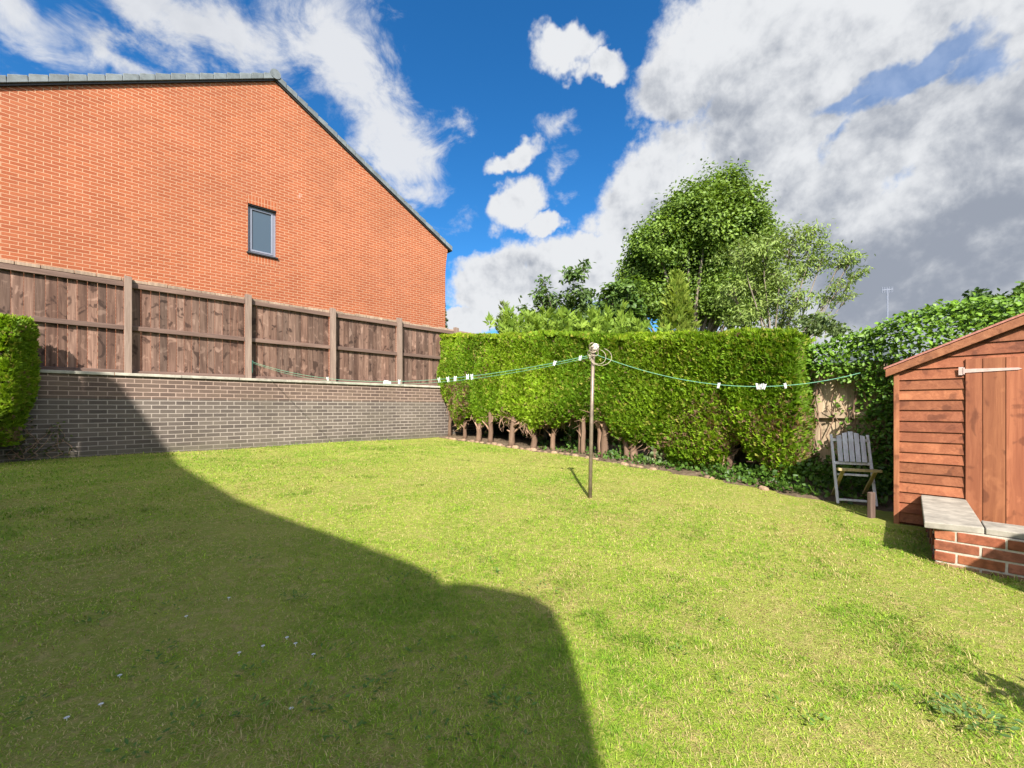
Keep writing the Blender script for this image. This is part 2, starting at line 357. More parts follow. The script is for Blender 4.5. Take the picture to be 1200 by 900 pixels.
# ------------------------------------------------------------------ foliage helpers
def orient(n, up_bias=0.0):
    """random orthonormal frames (n,3) u along the leaf, v across"""
    u = rng.normal(size=(n, 3)); u[:, 2] += up_bias; u /= np.linalg.norm(u, axis=1)[:, None]
    w = rng.normal(size=(n, 3)); v = np.cross(u, w); v /= np.linalg.norm(v, axis=1)[:, None]
    return u, v
def leaf_mesh(name, P, U, Vv, L, Wd, col, fold=.18):
    """one kite-shaped, slightly folded leaf (2 quads) at each point"""
    n = len(P); nn = np.cross(U, Vv); L = np.broadcast_to(L, n)[:, None]; Wd = np.broadcast_to(Wd, n)[:, None]
    v = np.empty((n, 6, 3), np.float32)
    v[:, 0] = P; v[:, 1] = P+U*L*.45+Vv*Wd*.5+nn*Wd*fold; v[:, 2] = P+U*L*.45-Vv*Wd*.5+nn*Wd*fold
    v[:, 3] = P+U*L; v[:, 4] = P+U*L*.8+Vv*Wd*.28+nn*Wd*fold*.7; v[:, 5] = P+U*L*.8-Vv*Wd*.28+nn*Wd*fold*.7
    b = np.arange(n)[:, None]*6
    q = np.concatenate([b+np.array([0, 1, 4, 3]), b+np.array([0, 3, 5, 2])])
    c = np.repeat(col, 6, axis=0)
    return np_mesh(name, v.reshape(-1, 3), quads=q, col=c)
def spray_mesh(name, P, D, L, col, k=5, spread=.55, width=.16, hint=None):
    """conifer spray: k narrow fingers fanning out from each point along direction D"""
    n = len(P); D = D/np.linalg.norm(D, axis=1)[:, None]
    w = rng.normal(size=(n, 3)) if hint is None else hint+rng.normal(size=(n, 3))*.55
    S = np.cross(D, w); S /= np.linalg.norm(S, axis=1)[:, None]; T = np.cross(D, S)
    vs = []; cs = []
    for j in range(k):
        a = (j-(k-1)/2)/max(1, (k-1)/2)*spread*1.3 + rng.normal(size=n)*.12
        d = D*np.cos(a)[:, None]+S*np.sin(a)[:, None]+T*(rng.normal(size=n)*.15)[:, None]
        l = (L*(1-.3*abs(j-(k-1)/2)/((k-1)/2+.01))*rng.uniform(.8, 1.15, n))[:, None]
        x = np.cross(d, T); x /= np.linalg.norm(x, axis=1)[:, None]
        vv = np.empty((n, 4, 3), np.float32)
        vv[:, 0] = P+d*l*.05; vv[:, 1] = P+d*l*.55+x*l*width; vv[:, 2] = P+d*l; vv[:, 3] = P+d*l*.55-x*l*width
        vs.append(vv); cs.append(np.repeat(col*rng.uniform(.88, 1.12, (n, 1)), 4, axis=0).reshape(n, 4, 3))
    V = np.concatenate(vs).reshape(-1, 3); C = np.concatenate(cs).reshape(-1, 3)
    q = np.arange(len(V)).reshape(-1, 4)
    return np_mesh(name, V, quads=q, col=C)
def lerp_col(a, b, f): return np.array(a)[None]*(1-f[:, None])+np.array(b)[None]*f[:, None]
_nk = rng.normal(size=(3, 24, 3)); _np = rng.uniform(0, 6.28, (3, 24))
def vnoise(P, scale, o=0):
    """cheap smooth noise about -1..1"""
    return np.sin(P@(_nk[o]*scale).T+_np[o]).sum(1)/math.sqrt(12)*.6

# ------------------------------------------------------------------ the ground
def grid_mesh(name, s0, s1, t0, t1, ns, nt, fz, mat, kind='structure'):
    S, T = np.meshgrid(np.linspace(s0, s1, ns), np.linspace(t0, t1, nt)); Z = fz(S, T)
    V = np.stack([S, T, Z], -1).reshape(-1, 3)
    i = np.arange(nt-1)[:, None]*ns+np.arange(ns-1)[None]; i = i.ravel()
    o = put(name, np_mesh(name, V, quads=np.stack([i, i+1, i+ns+1, i+ns], 1), smooth=True), mat, rot=TH)
    return tag(o, kind=kind)
_e = [ST(*ground_px(x, y)[:2]) for x, y in ((905, 575), (830, 561), (755, 549), (660, 533), (600, 524), (520, 513))]
EDGE_S = lambda t: np.interp(t, [-3]+[q[1] for q in _e], [_e[0][0]]+[q[0] for q in _e])      # where the lawn meets the hedge border
gm = MB(); gm.box(-1500, 1500, -1500, 1500, -1.2, -.45); tag(gm.build('ground', M['meadow']), kind='structure')
grid_mesh('lawn', -9, 7.2, -8, 9.95, 90, 100, gz, M['lawn'])
grid_mesh('hedge_border', 5.98, 8.6, -3, 9.81, 30, 80, lambda s, t: gz(s, t)+.004+.05*np.clip((s-EDGE_S(t))/.25, -1.5, 1)+.02*np.sin(s*9+t*7), M['earth'])
um = MB(); um.box(-30, 90, 9.96, 90, .2, 1.60); tag(um.build('upper_ground', M['meadow'], rot=TH), kind='structure')
hm = MB(); hm.box(8.6, 120, -60, 9.93, -.44, .62); tag(hm.build('neighbour_ground', M['meadow'], rot=TH), kind='structure')

# ------------------------------------------------------------------ retaining wall and fence
WT = 9.82
rw = thing('retaining_wall', 'long low grey brick retaining wall with concrete coping at the back of the lawn', 'wall', W(0, WT, 0), TH)
m = MB((0, WT, 0)); m.box(-8, 8.4, WT, WT+.215, .15, 1.645); m.build('brickwork', M['grey_brick'], rw)
m = MB((0, WT, 0)); x = -8.0
while x < 8.3:
    l = .9 if x < 7.4 else 8.4-x
    m.box(x+.003, x+l-.003, WT-.035, WT+.25, 1.645+random.uniform(0, .002), 1.697+random.uniform(-.003, .003), (random.uniform(.8, 1.1),)*3); x += l
m.build('coping', M['coping'], rw, bevel=.006)
FT = 10.03; FZ0 = 1.69; FZ1 = CZ+2.25
fn = thing('timber_fence', 'tall weathered brown timber fence standing on top of the grey brick wall', 'fence', W(0, FT, FZ0), TH)
posts = [st_on_t(px, FT-.06)[0] for px in (150, 290.5, 389.5, 467.5, 534)]
sp0 = posts[1]-posts[0]; posts = [posts[0]-2*1.85, posts[0]-1.85]+posts+[posts[-1]+1.9, posts[-1]+3.8, posts[-1]+5.7]
og = (0, FT, FZ0)
for i, ps in enumerate(posts):
    m = MB(og); h = FZ1+.03+random.uniform(-.02, .03)
    m.hexa([(ps-.05, FT-.155, FZ0), (ps+.05, FT-.155, FZ0), (ps+.05, FT-.01, FZ0), (ps-.05, FT-.01, FZ0), (ps-.05, FT-.15, h), (ps+.05, FT-.15, h-.012), (ps+.05, FT-.01, h+.01), (ps-.05, FT-.01, h+.015)], (random.uniform(.9, 1.1),)*3)
    m.build('post', M['post'], fn, bevel=.005)
for i in range(len(posts)-1):
    a0, a1 = posts[i]+.052, posts[i+1]-.052; off = random.uniform(-.012, .012)
    m = MB(og); x = a0
    while x < a1-.02:
        w_ = min(random.uniform(.105, .135), a1-x); g = random.uniform(.70, 1.22); tl = random.uniform(-.004, .004)
        wm = random.uniform(-.05, .05)
        m.hexa([(x+.002, FT-.006+tl, FZ0+.01), (x+w_-.002, FT-.001, FZ0+.01), (x+w_-.002, FT+.016, FZ0+.01), (x+.002, FT+.010, FZ0+.01),
                (x+.002, FT-.006+tl, FZ1-.035+off), (x+w_-.002, FT-.001, FZ1-.035+off+random.uniform(-.012, .012)), (x+w_-.002, FT+.016, FZ1-.035+off), (x+.002, FT+.010, FZ1-.035+off)], (g+wm, g, g-wm*.5))
        x += w_
    m.build('board_panel', M['fence'], fn)
    for zc, hh, nm in ((FZ1-.105, .085, 'top_rail'), (FZ0+.80, .075, 'middle_rail'), (FZ0+.035, .055, 'bottom_rail')):
        m = MB(og); e = random.uniform(-.008, .008)
        m.hexa([(a0, FT-.062, zc-hh/2+e), (a1, FT-.062, zc-hh/2-e), (a1, FT-.008, zc-hh/2-e), (a0, FT-.008, zc-hh/2+e), (a0, FT-.058, zc+hh/2+e), (a1, FT-.058, zc+hh/2-e), (a1, FT-.008, zc+hh/2+.012-e), (a0, FT-.008, zc+hh/2+.012+e)], (random.uniform(.85, 1.15),)*3)
        m.build(nm, M['rail'], fn, bevel=.004)
    m = MB(og); x = a0
    while x < a1-.02:
        w_ = min(random.uniform(.2, .42), a1-x); g = random.uniform(.9, 1.3)
        m.box(x+.003, x+w_-.003, FT-.045, FT+.03, FZ1-.060+off, FZ1-.004+off+random.uniform(-.014, .010), (g*1.15, g*1.15, g*1.05)); x += w_
    m.build('capping', M['post'], fn, bevel=.006)

# ------------------------------------------------------------------ brick house
HT = 12.9
s_ap, d_ap = st_on_t(322, HT); z_ap = z_at(95, d_ap)
s_r, d_r = st_on_t(521.8, HT); z_r = z_at(291, d_r)
pitch = (z_ap-z_r)/(s_r+.10-s_ap); s_l = 2*s_ap-s_r
hs = thing('brick_house', 'orange red brick house gable with one small grey window behind the timber fence', 'house', W(s_ap, HT, 1.6), TH)
og = (s_ap, HT, 1.6); HD = 9.0
wx, wd_ = st_on_t(290.5, HT)[0], 0
wx1 = st_on_t(324.0, HT)[0]; dm = st_on_t(307, HT)[1]; wz0 = z_at(298.5, dm); wz1 = z_at(242.5, dm)
m = MB(og)
ol = [(s_l, 1.4), (s_r, 1.4), (s_r, z_r-.95), (s_r+.03, z_r-.55), (s_r+.10, z_r-.08), (s_r+.10, z_r), (s_ap, z_ap), (s_l-.10, z_r), (s_l-.10, z_r-.08), (s_l-.03, z_r-.55), (s_l, z_r-.95)]
# gable built in pieces round the window opening
def gtop(x): return z_ap-pitch*abs(x-s_ap)
def panel(pts): m.prism([(x, HT, z) for x, z in pts], (0, .30, 0))
panel([(wx1, 1.4), (s_r, 1.4)]+ol[2:6]+[(wx1, gtop(wx1))] if wx1 > s_ap else [(wx1, 1.4), (s_r, 1.4)]+ol[2:6]+[(s_ap, z_ap), (wx1, gtop(wx1))])
panel([(s_l, 1.4), (wx, 1.4), (wx, gtop(wx))]+([(s_ap, z_ap)] if wx > s_ap else [])+ol[7:])
panel([(wx, 1.4), (wx1, 1.4), (wx1, wz0), (wx, wz0)])
panel([(wx, wz1), (wx1, wz1), (wx1, gtop(wx1))]+([(s_ap, z_ap)] if wx < s_ap < wx1 else [])+[(wx, gtop(wx))])
m.box(s_l, s_l+.3, HT+.301, HT+HD, 1.4, z_r-.05); m.box(s_r-.3, s_r, HT+.301, HT+HD, 1.4, z_r-.05); m.box(s_l+.301, s_r-.301, HT+HD-.3, HT+HD, 1.4, z_r-.05)
m.build('wall', M['house'], hs)
win = MB(og); fw = .065; wy = HT+.09
for bx in ((wx, wx1, wz1-fw, wz1), (wx, wx1, wz0, wz0+fw), (wx, wx+fw, wz0+fw, wz1-fw), (wx1-fw, wx1, wz0+fw, wz1-fw)):
    win.box(bx[0], bx[1], wy, wy+.07, bx[2], bx[3])
f2 = .045
for bx in ((wx+fw, wx1-fw, wz1-fw-f2, wz1-fw), (wx+fw, wx1-fw, wz0+fw, wz0+fw+f2), (wx+fw, wx+fw+f2, wz0+fw+f2, wz1-fw-f2), (wx1-fw-f2, wx1-fw, wz0+fw+f2, wz1-fw-f2)):
    win.box(bx[0], bx[1], wy-.012, wy+.04, bx[2], bx[3])
wo = win.build('window', M['frame'], hs, bevel=.006)
m = MB(og); m.box(wx+fw+f2, wx1-fw-f2, wy+.02, wy+.03, wz0+fw+f2, wz1-fw-f2); m.build('pane', M['glass'], wo)
m = MB(og); m.box(wx-.03, wx1+.03, HT-.05, wy-.013, wz0-.035, wz0-.001); m.build('sill', M['fascia'], wo)
m = MB(og); m.box(wx, wx1, HT+.02, wy-.014, wz1-.03, wz1-.001); m.build('drip_trim', M['fascia'], wo)
m = MB(og); m.box(wx-.02, wx1+.02, HT-.003, HT+.05, wz1+.001, wz1+.226); m.build('lintel_course', M['soldier'], hs)
m = MB(og); m.box(wx-.02, wx1+.02, HT-.003, HT+.05, wz0-.26, wz0-.036); m.build('sill_course', M['soldier'], hs)
# roof: two slopes, black barge line, tile verge with rounded caps
roof = MB(og)
for sg in (-1, 1):
    xe = s_r+.28 if sg > 0 else s_l-.28
    z_e = z_ap-pitch*abs(xe-s_ap)
    roof.prism([(s_ap, HT-.05, z_ap+.05), (xe, HT-.05, z_e+.05), (xe, HT-.05, z_e+.16), (s_ap, HT-.05, z_ap+.16)], (0, HD+.1, 0))
ro = roof.build('roof', M['tile'], hs)
m = MB(og)
for sg in (-1, 1):
    xe = s_r+.20 if sg > 0 else s_l-.20; z_e = z_ap-pitch*abs(xe-s_ap)
    m.prism([(s_ap, HT-.045, z_ap-.01), (xe, HT-.045, z_e-.01), (xe, HT-.045, z_e+.035), (s_ap, HT-.045, z_ap+.035)], (0, .04, 0))
m.build('barge_line', M['fascia'], ro)
m = MB(og)
for sg in (-1, 1):
    nseg = 21; xe = s_r+.26 if sg > 0 else s_l-.26
    for i in range(nseg):
        xa = s_ap+(xe-s_ap)*i/nseg; xb = s_ap+(xe-s_ap)*(i+1)/nseg
        za = z_ap-pitch*abs(xa-s_ap); zb = z_ap-pitch*abs(xb-s_ap)
        g = random.uniform(.85, 1.15)
        m.prism([(xa, HT-.085, za+.03), (xb, HT-.085, zb+.03), (xb, HT-.085, zb+.20), (xa+(xb-xa)*.04, HT-.085, za+.165)], (0, .17, 0), (g, g, g))
m.build('verge_cap', M['tile'], ro, bevel=.01)
m = MB(og); m.tube([(s_ap, HT-.10, z_ap+.14), (s_ap, HT+HD, z_ap+.14)], .13, 12); m.build('ridge_tile', M['tile'], ro)

# ------------------------------------------------------------------ clipped conifer hedge with bare trunks
def conifer_cols(P, n, bright=1.0, brown=None):
    f = np.clip(.5+.55*vnoise(P, 1.6, 0)+rng.normal(size=n)*.28, 0, 1)
    c = lerp_col((.110, .205, .010), (.235, .350, .018), f)
    y = rng.random(n) < .10; c[y] = np.array((.30, .31, .05))
    if brown is not None:
        k = rng.random(n) < brown; c[k] = lerp_col((.15, .085, .045), (.26, .17, .10), rng.random(k.sum()))
    return c*bright
H_S = lambda t: 6.46+0.03*(t-1.4)                       # front face of the hedge
H_TOP = lambda t: CZ+.965+.119*(t-1.37)
low_px = [(516, 470), (530, 498), (545, 484), (560, 496), (575, 489), (600, 492), (622, 503), (640, 490), (655, 493), (672, 486), (690, 483), (705, 490), (722, 508), (745, 512), (760, 522), (775, 530),
          (800, 540), (825, 546), (843, 535), (856, 512), (868, 508), (880, 530), (900, 548), (922, 553), (935, 530), (948, 515)]
lt = []; lz = []
for x, y in low_px:
    t_, d_ = st_on_s(x, 6.62); lt.append(t_); lz.append(z_at(y, d_))
lt = np.array(lt)[::-1]; lz = np.array(lz)[::-1]
HB = lambda t: np.interp(t, lt, lz)-.12+.05*np.sin(np.asarray(t)*7.3)+.03*np.sin(np.asarray(t)*17.1)
hedge = thing('conifer_hedge', 'long clipped bright green conifer hedge with bare brown trunks along the right of the lawn', 'hedge', W(6.9, 5.5, .1), TH)
og = np.array((6.9, 5.5, .1)); T0, T1 = 1.50, 10.4; HW = 1.0
trunk_t = []
for x in (524, 541, 560, 574, 600, 622, 645, 676, 683, 702, 708, 733, 741, 778, 790, 842, 852, 905):
    trunk_t.append((st_on_s(x, 6.72)[0], x))
def bulge(t, z):
    P = np.stack([t*1.0, z*.8, t*0], -1)
    ph = np.abs(np.sin(t*PI/.86+.6+.35*np.sin(t*1.3)))
    return .13*ph**.6+.085*vnoise(P, 2.0, 1)+.04*vnoise(P, 5.5, 2)-.13
n = 80000
t_ = rng.uniform(T0, T1, n); zt = H_TOP(t_); zb = HB(t_)
q = rng.random(n)**.9; z_ = zb+(zt-zb)*q
inw = rng.exponential(.035, n)
low = np.clip(1-(z_-zb)/.45, 0, 1)
s_ = H_S(t_)-bulge(t_, z_)+inw+.16*low**2+.10*np.clip((z_-zt+.14)/.14, 0, 1)**2
P1 = np.stack([s_, t_, z_], -1); D1 = np.stack([-.75+0*t_, rng.normal(size=n)*.45, .75+rng.normal(size=n)*.4], -1)
brown = np.clip(.015+.25*(vnoise(np.stack([t_, z_, 0*t_], -1), 2.4, 2) > .78)+.14*low**2+.40*(t_ > 8.6)*(z_ < 1.75)*(vnoise(P1, 2.6, 0) > -.3)+.15*((t_ < 2.0)*(z_ < .9)), 0, .8)
C1 = conifer_cols(P1, n, 1.0, brown)
n2 = 14000                                              # top
t2 = rng.uniform(T0, T1, n2); u2 = rng.random(n2); s2 = H_S(t2)+.02+u2*HW
z2 = H_TOP(t2)+.05*vnoise(np.stack([t2, s2, 0*t2], -1), 3, 1)+.015*rng.normal(size=n2)-.05*np.exp(-u2*12)
P2 = np.stack([s2, t2, z2], -1); D2 = np.stack([rng.normal(size=n2)*.4-.2, rng.normal(size=n2)*.45, 1+0*t2], -1)
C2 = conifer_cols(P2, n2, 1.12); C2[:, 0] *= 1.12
n3 = 11000                                               # near end
u3 = rng.random(n3)*HW; zt3 = H_TOP(T0); z3 = HB(T0)+.1*rng.random(n3)+(zt3-HB(T0)-.1)*rng.random(n3)
P3 = np.stack([H_S(T0)+.05+u3, T0+.03-.09*vnoise(np.stack([u3, z3, u3*0], -1), 3, 1)+rng.exponential(.04, n3), z3], -1)
D3 = np.stack([rng.normal(size=n3)*.45, -.7+0*u3, .8+rng.normal(size=n3)*.4], -1)
C3 = conifer_cols(P3, n3, 1.0, np.where(z3 < 1.0, .35, .05))
Hn = np.concatenate([np.tile((-.8, -.25, .55), (len(P1), 1)), np.tile((-.3, 0, 1.), (len(P2), 1)), np.tile((-.2, -.8, .5), (len(P3), 1))])
P = np.concatenate([P1, P2, P3])-og; D = np.concatenate([D1, D2, D3]); C = np.concatenate([C1, C2, C3])
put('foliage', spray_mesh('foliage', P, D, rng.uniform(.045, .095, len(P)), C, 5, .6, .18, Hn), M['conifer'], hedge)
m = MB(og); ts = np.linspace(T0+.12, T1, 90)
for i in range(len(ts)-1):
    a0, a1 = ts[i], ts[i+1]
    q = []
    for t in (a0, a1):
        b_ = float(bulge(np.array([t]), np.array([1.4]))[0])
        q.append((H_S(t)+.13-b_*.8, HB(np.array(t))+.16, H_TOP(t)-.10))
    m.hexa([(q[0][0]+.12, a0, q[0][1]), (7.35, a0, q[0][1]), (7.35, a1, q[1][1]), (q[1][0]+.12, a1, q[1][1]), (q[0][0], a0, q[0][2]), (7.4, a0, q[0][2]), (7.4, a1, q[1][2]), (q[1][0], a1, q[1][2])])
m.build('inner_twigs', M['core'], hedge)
for t0, px in trunk_t:
    ln = random.uniform(-.28, .28); sb = 6.72+random.uniform(-.04, .12); g0 = float(gz(sb, t0))
    zt = float(HB(np.array(t0)))+.35; r0 = random.uniform(.042, .078); m = MB(og)
    pts = [(sb+random.uniform(-.02, .02)*k+.05*k*k, t0+ln*k*k*.6+random.uniform(-.015, .015), g0-.03+(zt-g0)*k) for k in np.linspace(0, 1, 7)]
    m.tube(pts, [r0*1.35]+[r0*(1-.07*i) for i in range(6)], 8, (random.uniform(.38, .72),)*3)
    for b in range(5):
        i = random.randint(2, 5); p = Vector(pts[i]); q = p+Vector((random.uniform(-.12, .2), random.uniform(-.3, .3), random.uniform(.1, .3)))
        m.tube([p, (p+q)/2+Vector((0, 0, .03)), q], [r0*.4, r0*.3, r0*.2], 5, (.9,)*3)
    m.build('trunk', M['bark'], hedge, smooth=True)
# dead twigs hanging under the foliage
m = MB(og)
for i in range(620):
    t = random.uniform(T0+.2, 9.7); zb = float(HB(np.array(t))); s0 = 6.66+random.uniform(0, .35)
    p = Vector((s0, t, zb+random.uniform(-.06, .2))); q = p+Vector((random.uniform(-.14, .08), random.uniform(-.2, .2), random.uniform(-.14, .1)))
    m.tube([(p[0]+.05, t, zb+.15), p, q], [.006, .005, .002], 3, (random.uniform(.5, 1.3),)*3, cap=False)
m.build('twigs', M['bark'], hedge)

# trimmed conifer at the left edge
lh_c = at_depth(12, 478, 6.0); lh_f = at_depth(40, 478, 6.45)
lh = thing('conifer_bush', 'clipped dark green conifer bush at the left edge in front of the grey brick wall', 'hedge', (lh_c[0]-.9, 5.6, .25))
e1 = (lh_f-lh_c); e1[2] = 0; lw = np.linalg.norm(e1); e1 /= lw; e2 = np.array((-e1[1], e1[0], 0))*1.0
og = np.array((lh_c[0]-.9, 5.6, .25))
def lh_pts(n, face):
    z = rng.uniform(.55, CZ+1.27, n); k = np.clip((1.25-z)/.8, 0, 1)
    u = rng.random(n); inset = .42*k**1.5+.05*np.clip((z-CZ-1.14)/.13, 0, 1)**2
    if face == 0: P = lh_c[None]+e1[None]*(u*lw)[:, None]+e2[None]*inset[:, None]; Nn = -e2
    elif face == 1: P = lh_c[None]+e2[None]*(u*1.9)[:, None]+e1[None]*(inset*.5)[:, None]; Nn = -e1
    else: P = lh_c[None]+e2[None]*(u*1.9)[:, None]+e1[None]*(rng.random(n)*lw)[:, None]; z = CZ+1.27+.0*z; Nn = np.array((0, 0, 1.))
    P[:, 2] = z
    P = P+Nn[None]*(.05*vnoise(P, 4, 1)-rng.exponential(.03, n))[:, None]
    Dd = Nn[None]*.7+rng.normal(size=(n, 3))*.4+np.array((0, 0, .7))[None]
    return P, Dd
PP = [lh_pts(6000, 0), lh_pts(6000, 1), lh_pts(3500, 2)]
P = np.concatenate([p for p, d in PP]); D = np.concatenate([d for p, d in PP])
put('foliage', spray_mesh('foliage', P-og, D, rng.uniform(.05, .09, len(P)), conifer_cols(P, len(P), .95, np.where(P[:, 2] < .8, .3, .03)), 5, .6, .17), M['conifer'], lh)
m = MB(og)
c_ = lh_c+(e1+e2)*.1
for z0, z1, i0, i1 in ((.75, 1.25, .40, .08), (1.25, CZ+1.18, .08, .05)):
    pr = lambda z, i: [tuple(lh_c+e1*(.07)+e2*(i+.06)+np.array((0, 0, z-CZ))), tuple(lh_c+e1*(lw-.07)+e2*(i+.06)+np.array((0, 0, z-CZ))), tuple(lh_c+e1*(lw-.07)+e2*1.8+np.array((0, 0, z-CZ))), tuple(lh_c+e1*.07+e2*1.8+np.array((0, 0, z-CZ)))]
    m.hexa(pr(z0, i0)[::-1]+pr(z1, i1)[::-1])
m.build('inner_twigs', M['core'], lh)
m = MB(og)
for k in range(4):
    p = lh_c+e1*random.uniform(.2, .5)+e2*random.uniform(.5, 1.4)
    m.tube([(p[0], p[1], .2), (p[0]+.05, p[1]-.04, .6), (p[0], p[1], 1.0)], [.05, .04, .035], 7)
m.build('trunk', M['bark'], lh, smooth=True)

# ------------------------------------------------------------------ stone edging, border plants
pts = [(520, 513), (600, 524), (660, 533), (755, 549), (830, 561), (905, 575)]
ew = [ground_px(x, y) for x, y in pts]
def edge_point(u):
    L = [np.linalg.norm(ew[i+1]-ew[i]) for i in range(len(ew)-1)]; d = u*sum(L)
    for i, l in enumerate(L):
        if d <= l or i == len(L)-1: return ew[i]+(ew[i+1]-ew[i])*min(1, d/l), (ew[i+1]-ew[i])/l
        d -= l
stone_v = []
for k in range(3):
    m = MB(); nx = 6; 
    l, w_, h = .105, .06, .075
    ring = []
    for zf, sc in ((-.5, 1.0), (.35, 1.0), (.8, .85), (1.0, .55)):
        ring.append([((l*math.copysign(abs(math.cos(a))**.6, math.cos(a)))*sc*random.uniform(.9, 1.08), (w_*math.copysign(abs(math.sin(a))**.6, math.sin(a)))*sc*random.uniform(.9, 1.08), h*zf) for a in np.linspace(0, 2*PI, 11)[:-1]])
    vs = [p for r in ring for p in r]; n = 10
    fs = [(i*n+j, i*n+(j+1) % n, (i+1)*n+(j+1) % n, (i+1)*n+j) for i in range(3) for j in range(n)]+[tuple(range(3*n, 4*n))]
    m.add(vs, fs); me = bpy.data.meshes.new('edging_stone'); me.from_pydata(m.v, [], m.f); me.update()
    at = me.color_attributes.new('tint', 'FLOAT_COLOR', 'POINT'); g = (.85, 1.0, 1.2)[k]
    at.data.foreach_set('color', np.array([(g, g*.98, g*.94, 1)]*len(m.v), np.float32).ravel()); me.materials.append(M['edging']); me.polygons.foreach_set('use_smooth', np.ones(len(me.polygons), bool))
    stone_v.append(me)
NS = 42
for i in range(NS):
    u = (i+.5)/NS
    if u > .62 and random.random() < (u-.45)*1.2: continue
    p, d = edge_point(u); o = link(bpy.data.objects.new('edging_stone', stone_v[i % 3]))
    o.location = (p[0]+random.uniform(-.03, .03), p[1]+random.uniform(-.03, .03), p[2]-.012+random.uniform(-.02, .012)); o.rotation_euler = (random.uniform(-.15, .15), random.uniform(-.15, .15), math.atan2(d[1], d[0])+random.uniform(-.25, .25))
    sc = random.uniform(.55, .85); o.scale = (sc, sc, sc)
    tag(o, 'small buff edging stone in the row between lawn and conifer hedge', 'stone', 'edging stones along the hedge border')

def plant(name, label, cat, px, py, spread, height, n, leaf, c0, c1, group=None, up=.5):
    p = ground_px(px, py); g = np.array(p)
    root = thing(name, label, cat, tuple(g), 0, group)
    q = rng.normal(size=(n, 3))*np.array((spread*.5, spread*.5, 0)); q[:, 2] = height*rng.random(n)**.8*np.exp(-(q[:, 0]**2+q[:, 1]**2)/(2*(spread*.6)**2))+.02
    U, V = orient(n, up); put('leaves', leaf_mesh('leaves', q, U, V, rng.uniform(.7, 1.2, n)*leaf, rng.uniform(.7, 1.1, n)*leaf*.75, lerp_col(c0, c1, rng.random(n))), M['leaf'], root)
    m = MB()
    for k in range(6):
        a = random.uniform(0, 6.28); r = random.uniform(0, spread*.4); m.tube([(0, 0, -.02), (r*.5*math.cos(a), r*.5*math.sin(a), height*.5), (r*math.cos(a), r*math.sin(a), height*.9)], [.006, .004, .002], 4)
    m.build('stems', M['bark'], root)
GR0, GR1 = (.035, .085, .012), (.10, .19, .03)
plant('border_plant', 'low leafy green plant in the corner between brick wall and hedge', 'plant', 533, 508, .35, .3, 130, .08, GR0, GR1)
plant('border_plant', 'small green weed under the hedge left of the stone edging middle', 'plant', 572, 514, .25, .22, 70, .075, GR0, GR1)
plant('border_plant', 'bright green leafy weed at the foot of the second hedge trunk cluster', 'plant', 616, 516, .22, .32, 60, .08, GR0, GR1)
plant('border_plant', 'spreading green weed between two bare hedge trunks', 'plant', 634, 523, .25, .22, 70, .08, GR0, GR1)
plant('border_plant', 'tall upright green sapling under the hedge left of the clothes pole', 'plant', 668, 528, .2, .75, 110, .085, GR0, GR1, up=.2)
plant('border_plant', 'leafy green plant at the hedge base just left of the pole', 'plant', 684, 531, .2, .4, 60, .085, GR0, GR1)
plant('border_plant', 'green weed under the hedge right of the clothes pole', 'plant', 718, 540, .25, .2, 70, .07, GR0, GR1)
plant('border_plant', 'broad leaved green plant right of the pole against a pale trunk', 'plant', 727, 540, .18, .42, 50, .09, GR0, GR1)
plant('border_plant', 'pale leaved weed beside the lone trunk at the lowest part of the hedge', 'plant', 768, 548, .2, .35, 60, .08, (.09, .13, .05), (.17, .22, .09))
# thin creeper stems on the left part of the wall
p0 = st_on_t(45, WT)
cr = thing('wall_creeper', 'straggly creeper with few small leaves on the shaded left of the grey wall', 'plant', W(p0[0], WT-.04, .33), TH)
m = MB(); lv = []
for k in range(12):
    x = random.uniform(-.45, .5); z = 0.0; pts = [(x, 0, z)]
    for j in range(random.randint(4, 8)):
        x += random.uniform(-.12, .12); z += random.uniform(.04, .14); pts.append((x, -.01-.04*random.random(), z)); lv.append(pts[-1])
    m.tube(pts, [.006*(1-i/len(pts)*.6) for i in range(len(pts))], 4)
m.build('stems', M['bark'], cr)
lv = np.array(lv); lv = np.repeat(lv, 3, 0)+rng.normal(size=(len(lv)*3, 3))*.03; U, V = orient(len(lv), .1)
put('leaves', leaf_mesh('leaves', lv, U, V, .045, .035, lerp_col((.05, .07, .02), (.12, .13, .04), rng.random(len(lv)))), M['leaf'], cr)

# ------------------------------------------------------------------ climber-covered boundary fence behind chair and shed
OF = thing('old_fence', 'pale bleached timber fence half hidden by climber between hedge and shed', 'fence', W(7.35, 0, 0), TH)
m = MB((7.35, 0, 0)); x = -3.0
while x < 2.9:
    w_ = random.uniform(.09, .13); g = random.uniform(.75, 1.2); o_ = .012*(random.random() < .5)+random.uniform(0, .003); m.box(7.35+o_, 7.366+o_, x-.012 if o_ < .011 else x, x+w_+(.012 if o_ < .011 else 0), .0, 1.72+random.uniform(-.01, .01), (g, g, g*.96)); x += w_+.001
m.build('board_panel', M['old_fence'], OF)
for zc in (.35, 1.0, 1.6):
    m = MB((7.35, 0, 0)); m.box(7.31, 7.349, -3, 2.9, zc-.04, zc+.04); m.build('rail', M['old_fence'], OF)
cl_ = thing('ivy_climber', 'dense glossy green climber covering the fence behind the chair and shed', 'climber', W(7.1, -.5, 0), TH)
og = np.array((7.1, -.5, 0))
def C_TOP(t): return np.interp(t, [-3.2, -2.0, -1.2, -.55, -.1, .35, .75, 1.0, 1.4, 1.9], [2.2, 2.35, 2.40, 2.36, 2.30, 2.22, 2.15, 2.06, 1.98, 1.95])
n = 27000
